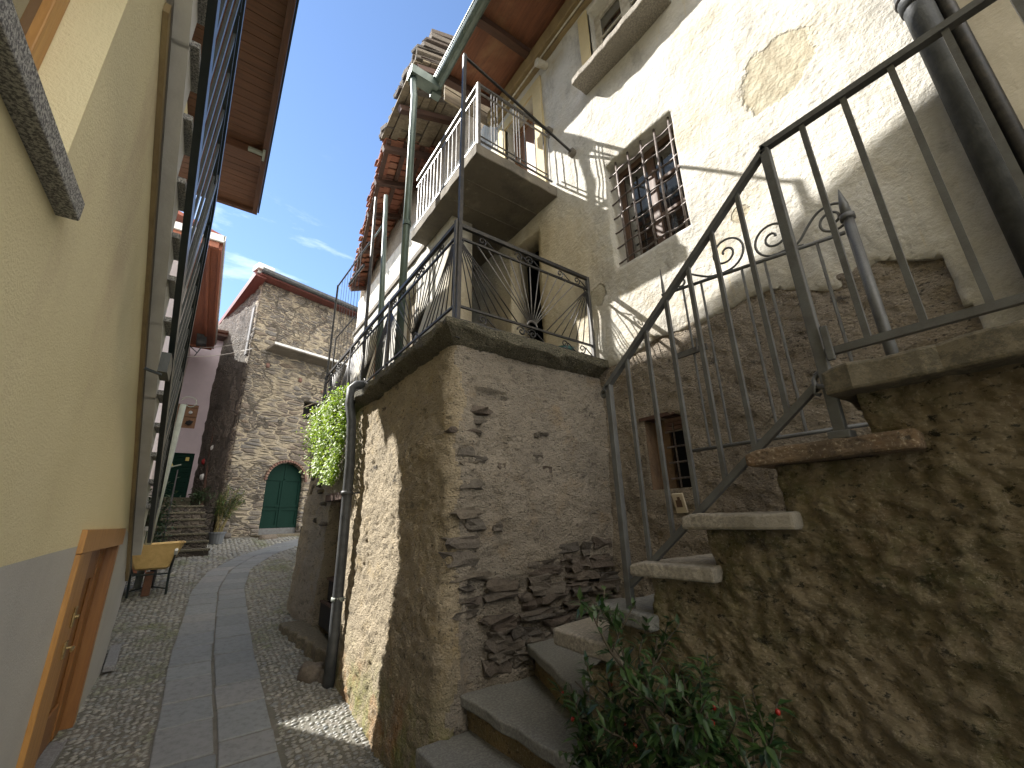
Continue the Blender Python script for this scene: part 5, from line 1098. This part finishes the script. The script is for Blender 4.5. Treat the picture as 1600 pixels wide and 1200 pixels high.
bush('potted_shrub', 'small dark pot plant at the head of the dark steps', (-.12, 15.3, .32), .22, .22, .26, 320, 'darkleaf', .14, 6)
for (x, y, z, r, mt, lb) in ((-.20, 18.2, 2.15, .13, 'redpaint', 'dull red round ornament hanging beside the lilac house door'), (-.02, 17.6, 2.55, .12, 'capwhite', 'pale round ornament hanging highest beside the lilac house door'), (-.16, 17.9, 1.6, .12, 'capwhite', 'pale ornament hanging low beside the lilac house door')):
    b = thing('hanging_ornament', lb, 'ornament', (x, y, z), 'ornaments by the lilac house door'); one('ball', lambda m: m.stone((x, y, z), r, r, r, .05, 0, 0, 1, 2), mt, b, smooth=True); one('cord', lambda m: m.tube([(x, y, z + r), (x, y, z + r + .5)], .008, 5), 'ironblack', b)
hp = MB(); hp.tube([(-.05, 17.2, .55), (-.12, 18.0, 3.4)], .05, 8); o = build('ornament_pole', hp, 'beam'); props(o, 'dark wooden pole beside the lilac house door', 'pole')

# ================================================================== foreground shrub with red berries
sbn = thing('berry_shrub', 'leafy green shrub with small red berries before the mossy stair wall', 'shrub', (1.21, .87, -1.19))
rs = random.Random(31); LF = MB(); SM = MB(); tips = []
base = Vector((1.21, .87, -.94))
def grow(p, d, l, r, depth):
    pts = [p]; dd = Vector(d).normalized(); n = 5
    for k in range(n):
        dd = (dd + Vector((rs.uniform(-.16, .16), rs.uniform(-.16, .16), rs.uniform(-.06, .13)))).normalized(); q = pts[-1] + dd * l / n
        if q.x > 1.36: q.x = 1.36
        pts.append(q)
    SM.tube(pts, [r * (1 - .45 * k / n) for k in range(n + 1)], 5)
    if depth == 0 or depth == 1:
        for k in range(1, n + 1):
            for _ in range(3 if depth == 0 else 2):
                a = rs.uniform(0, 6.28); sd = dd.orthogonal().normalized(); sd.rotate(Matrix.Rotation(a, 3, dd)); v = (sd * .9 + dd * rs.uniform(.2, .9) + Vector((0, 0, -.15))).normalized()
                LF.leaf(pts[k] - dd * rs.uniform(0, l / n), v, (rs.uniform(-.2, .2), rs.uniform(-.2, .2), 1), rs.uniform(.036, .062), rs.uniform(.012, .019), 0, .18)
        if depth == 0: tips.append(pts[-1].lerp(pts[-2], .6))
    if depth > 0:
        for k in range(4 if depth > 1 else 3):
            t = rs.randint(2, n); s_ = dd.orthogonal().normalized(); s_.rotate(Matrix.Rotation(rs.uniform(0, 6.28), 3, dd)); grow(pts[t], dd * .8 + s_ * rs.uniform(.45, .9) + Vector((0, 0, .15)), l * rs.uniform(.38, .6), r * .6, depth - 1)
for tx, ty, tz in ((1.16, 1.24, -.50), (1.12, 1.08, -.36), (1.14, .95, -.44), (1.18, .82, -.46), (1.14, .70, -.46), (1.20, .56, -.55), (1.10, 1.15, -.68), (1.08, .93, -.64), (1.16, .60, -.70), (1.06, .80, -.72), (1.10, 1.24, -.80)):
    v = Vector((tx, ty, tz)) - base; grow(base, v, v.length * .78, .008, 2)
build('foliage', LF, 'leaf', sbn, smooth='leaf'); build('branches', SM, 'stem', sbn, smooth='leaf')
for p in rs.sample(tips, min(20, len(tips))):
    one('berry', lambda m: m.stone(p + Vector((rs.uniform(-.01, .01), rs.uniform(-.01, .01), -.004)),   .0062, .0062, .0072, .05, 0, 0, 1, 2), 'berry', sbn, smooth=True)
one('pot', lambda m: m.tube([(1.21, .87, -1.188), (1.21, .87, -.97), (1.21, .87, -.97), (1.21, .87, -.92)], [.09, .115, .13, .13], 18), 'tile', sbn)
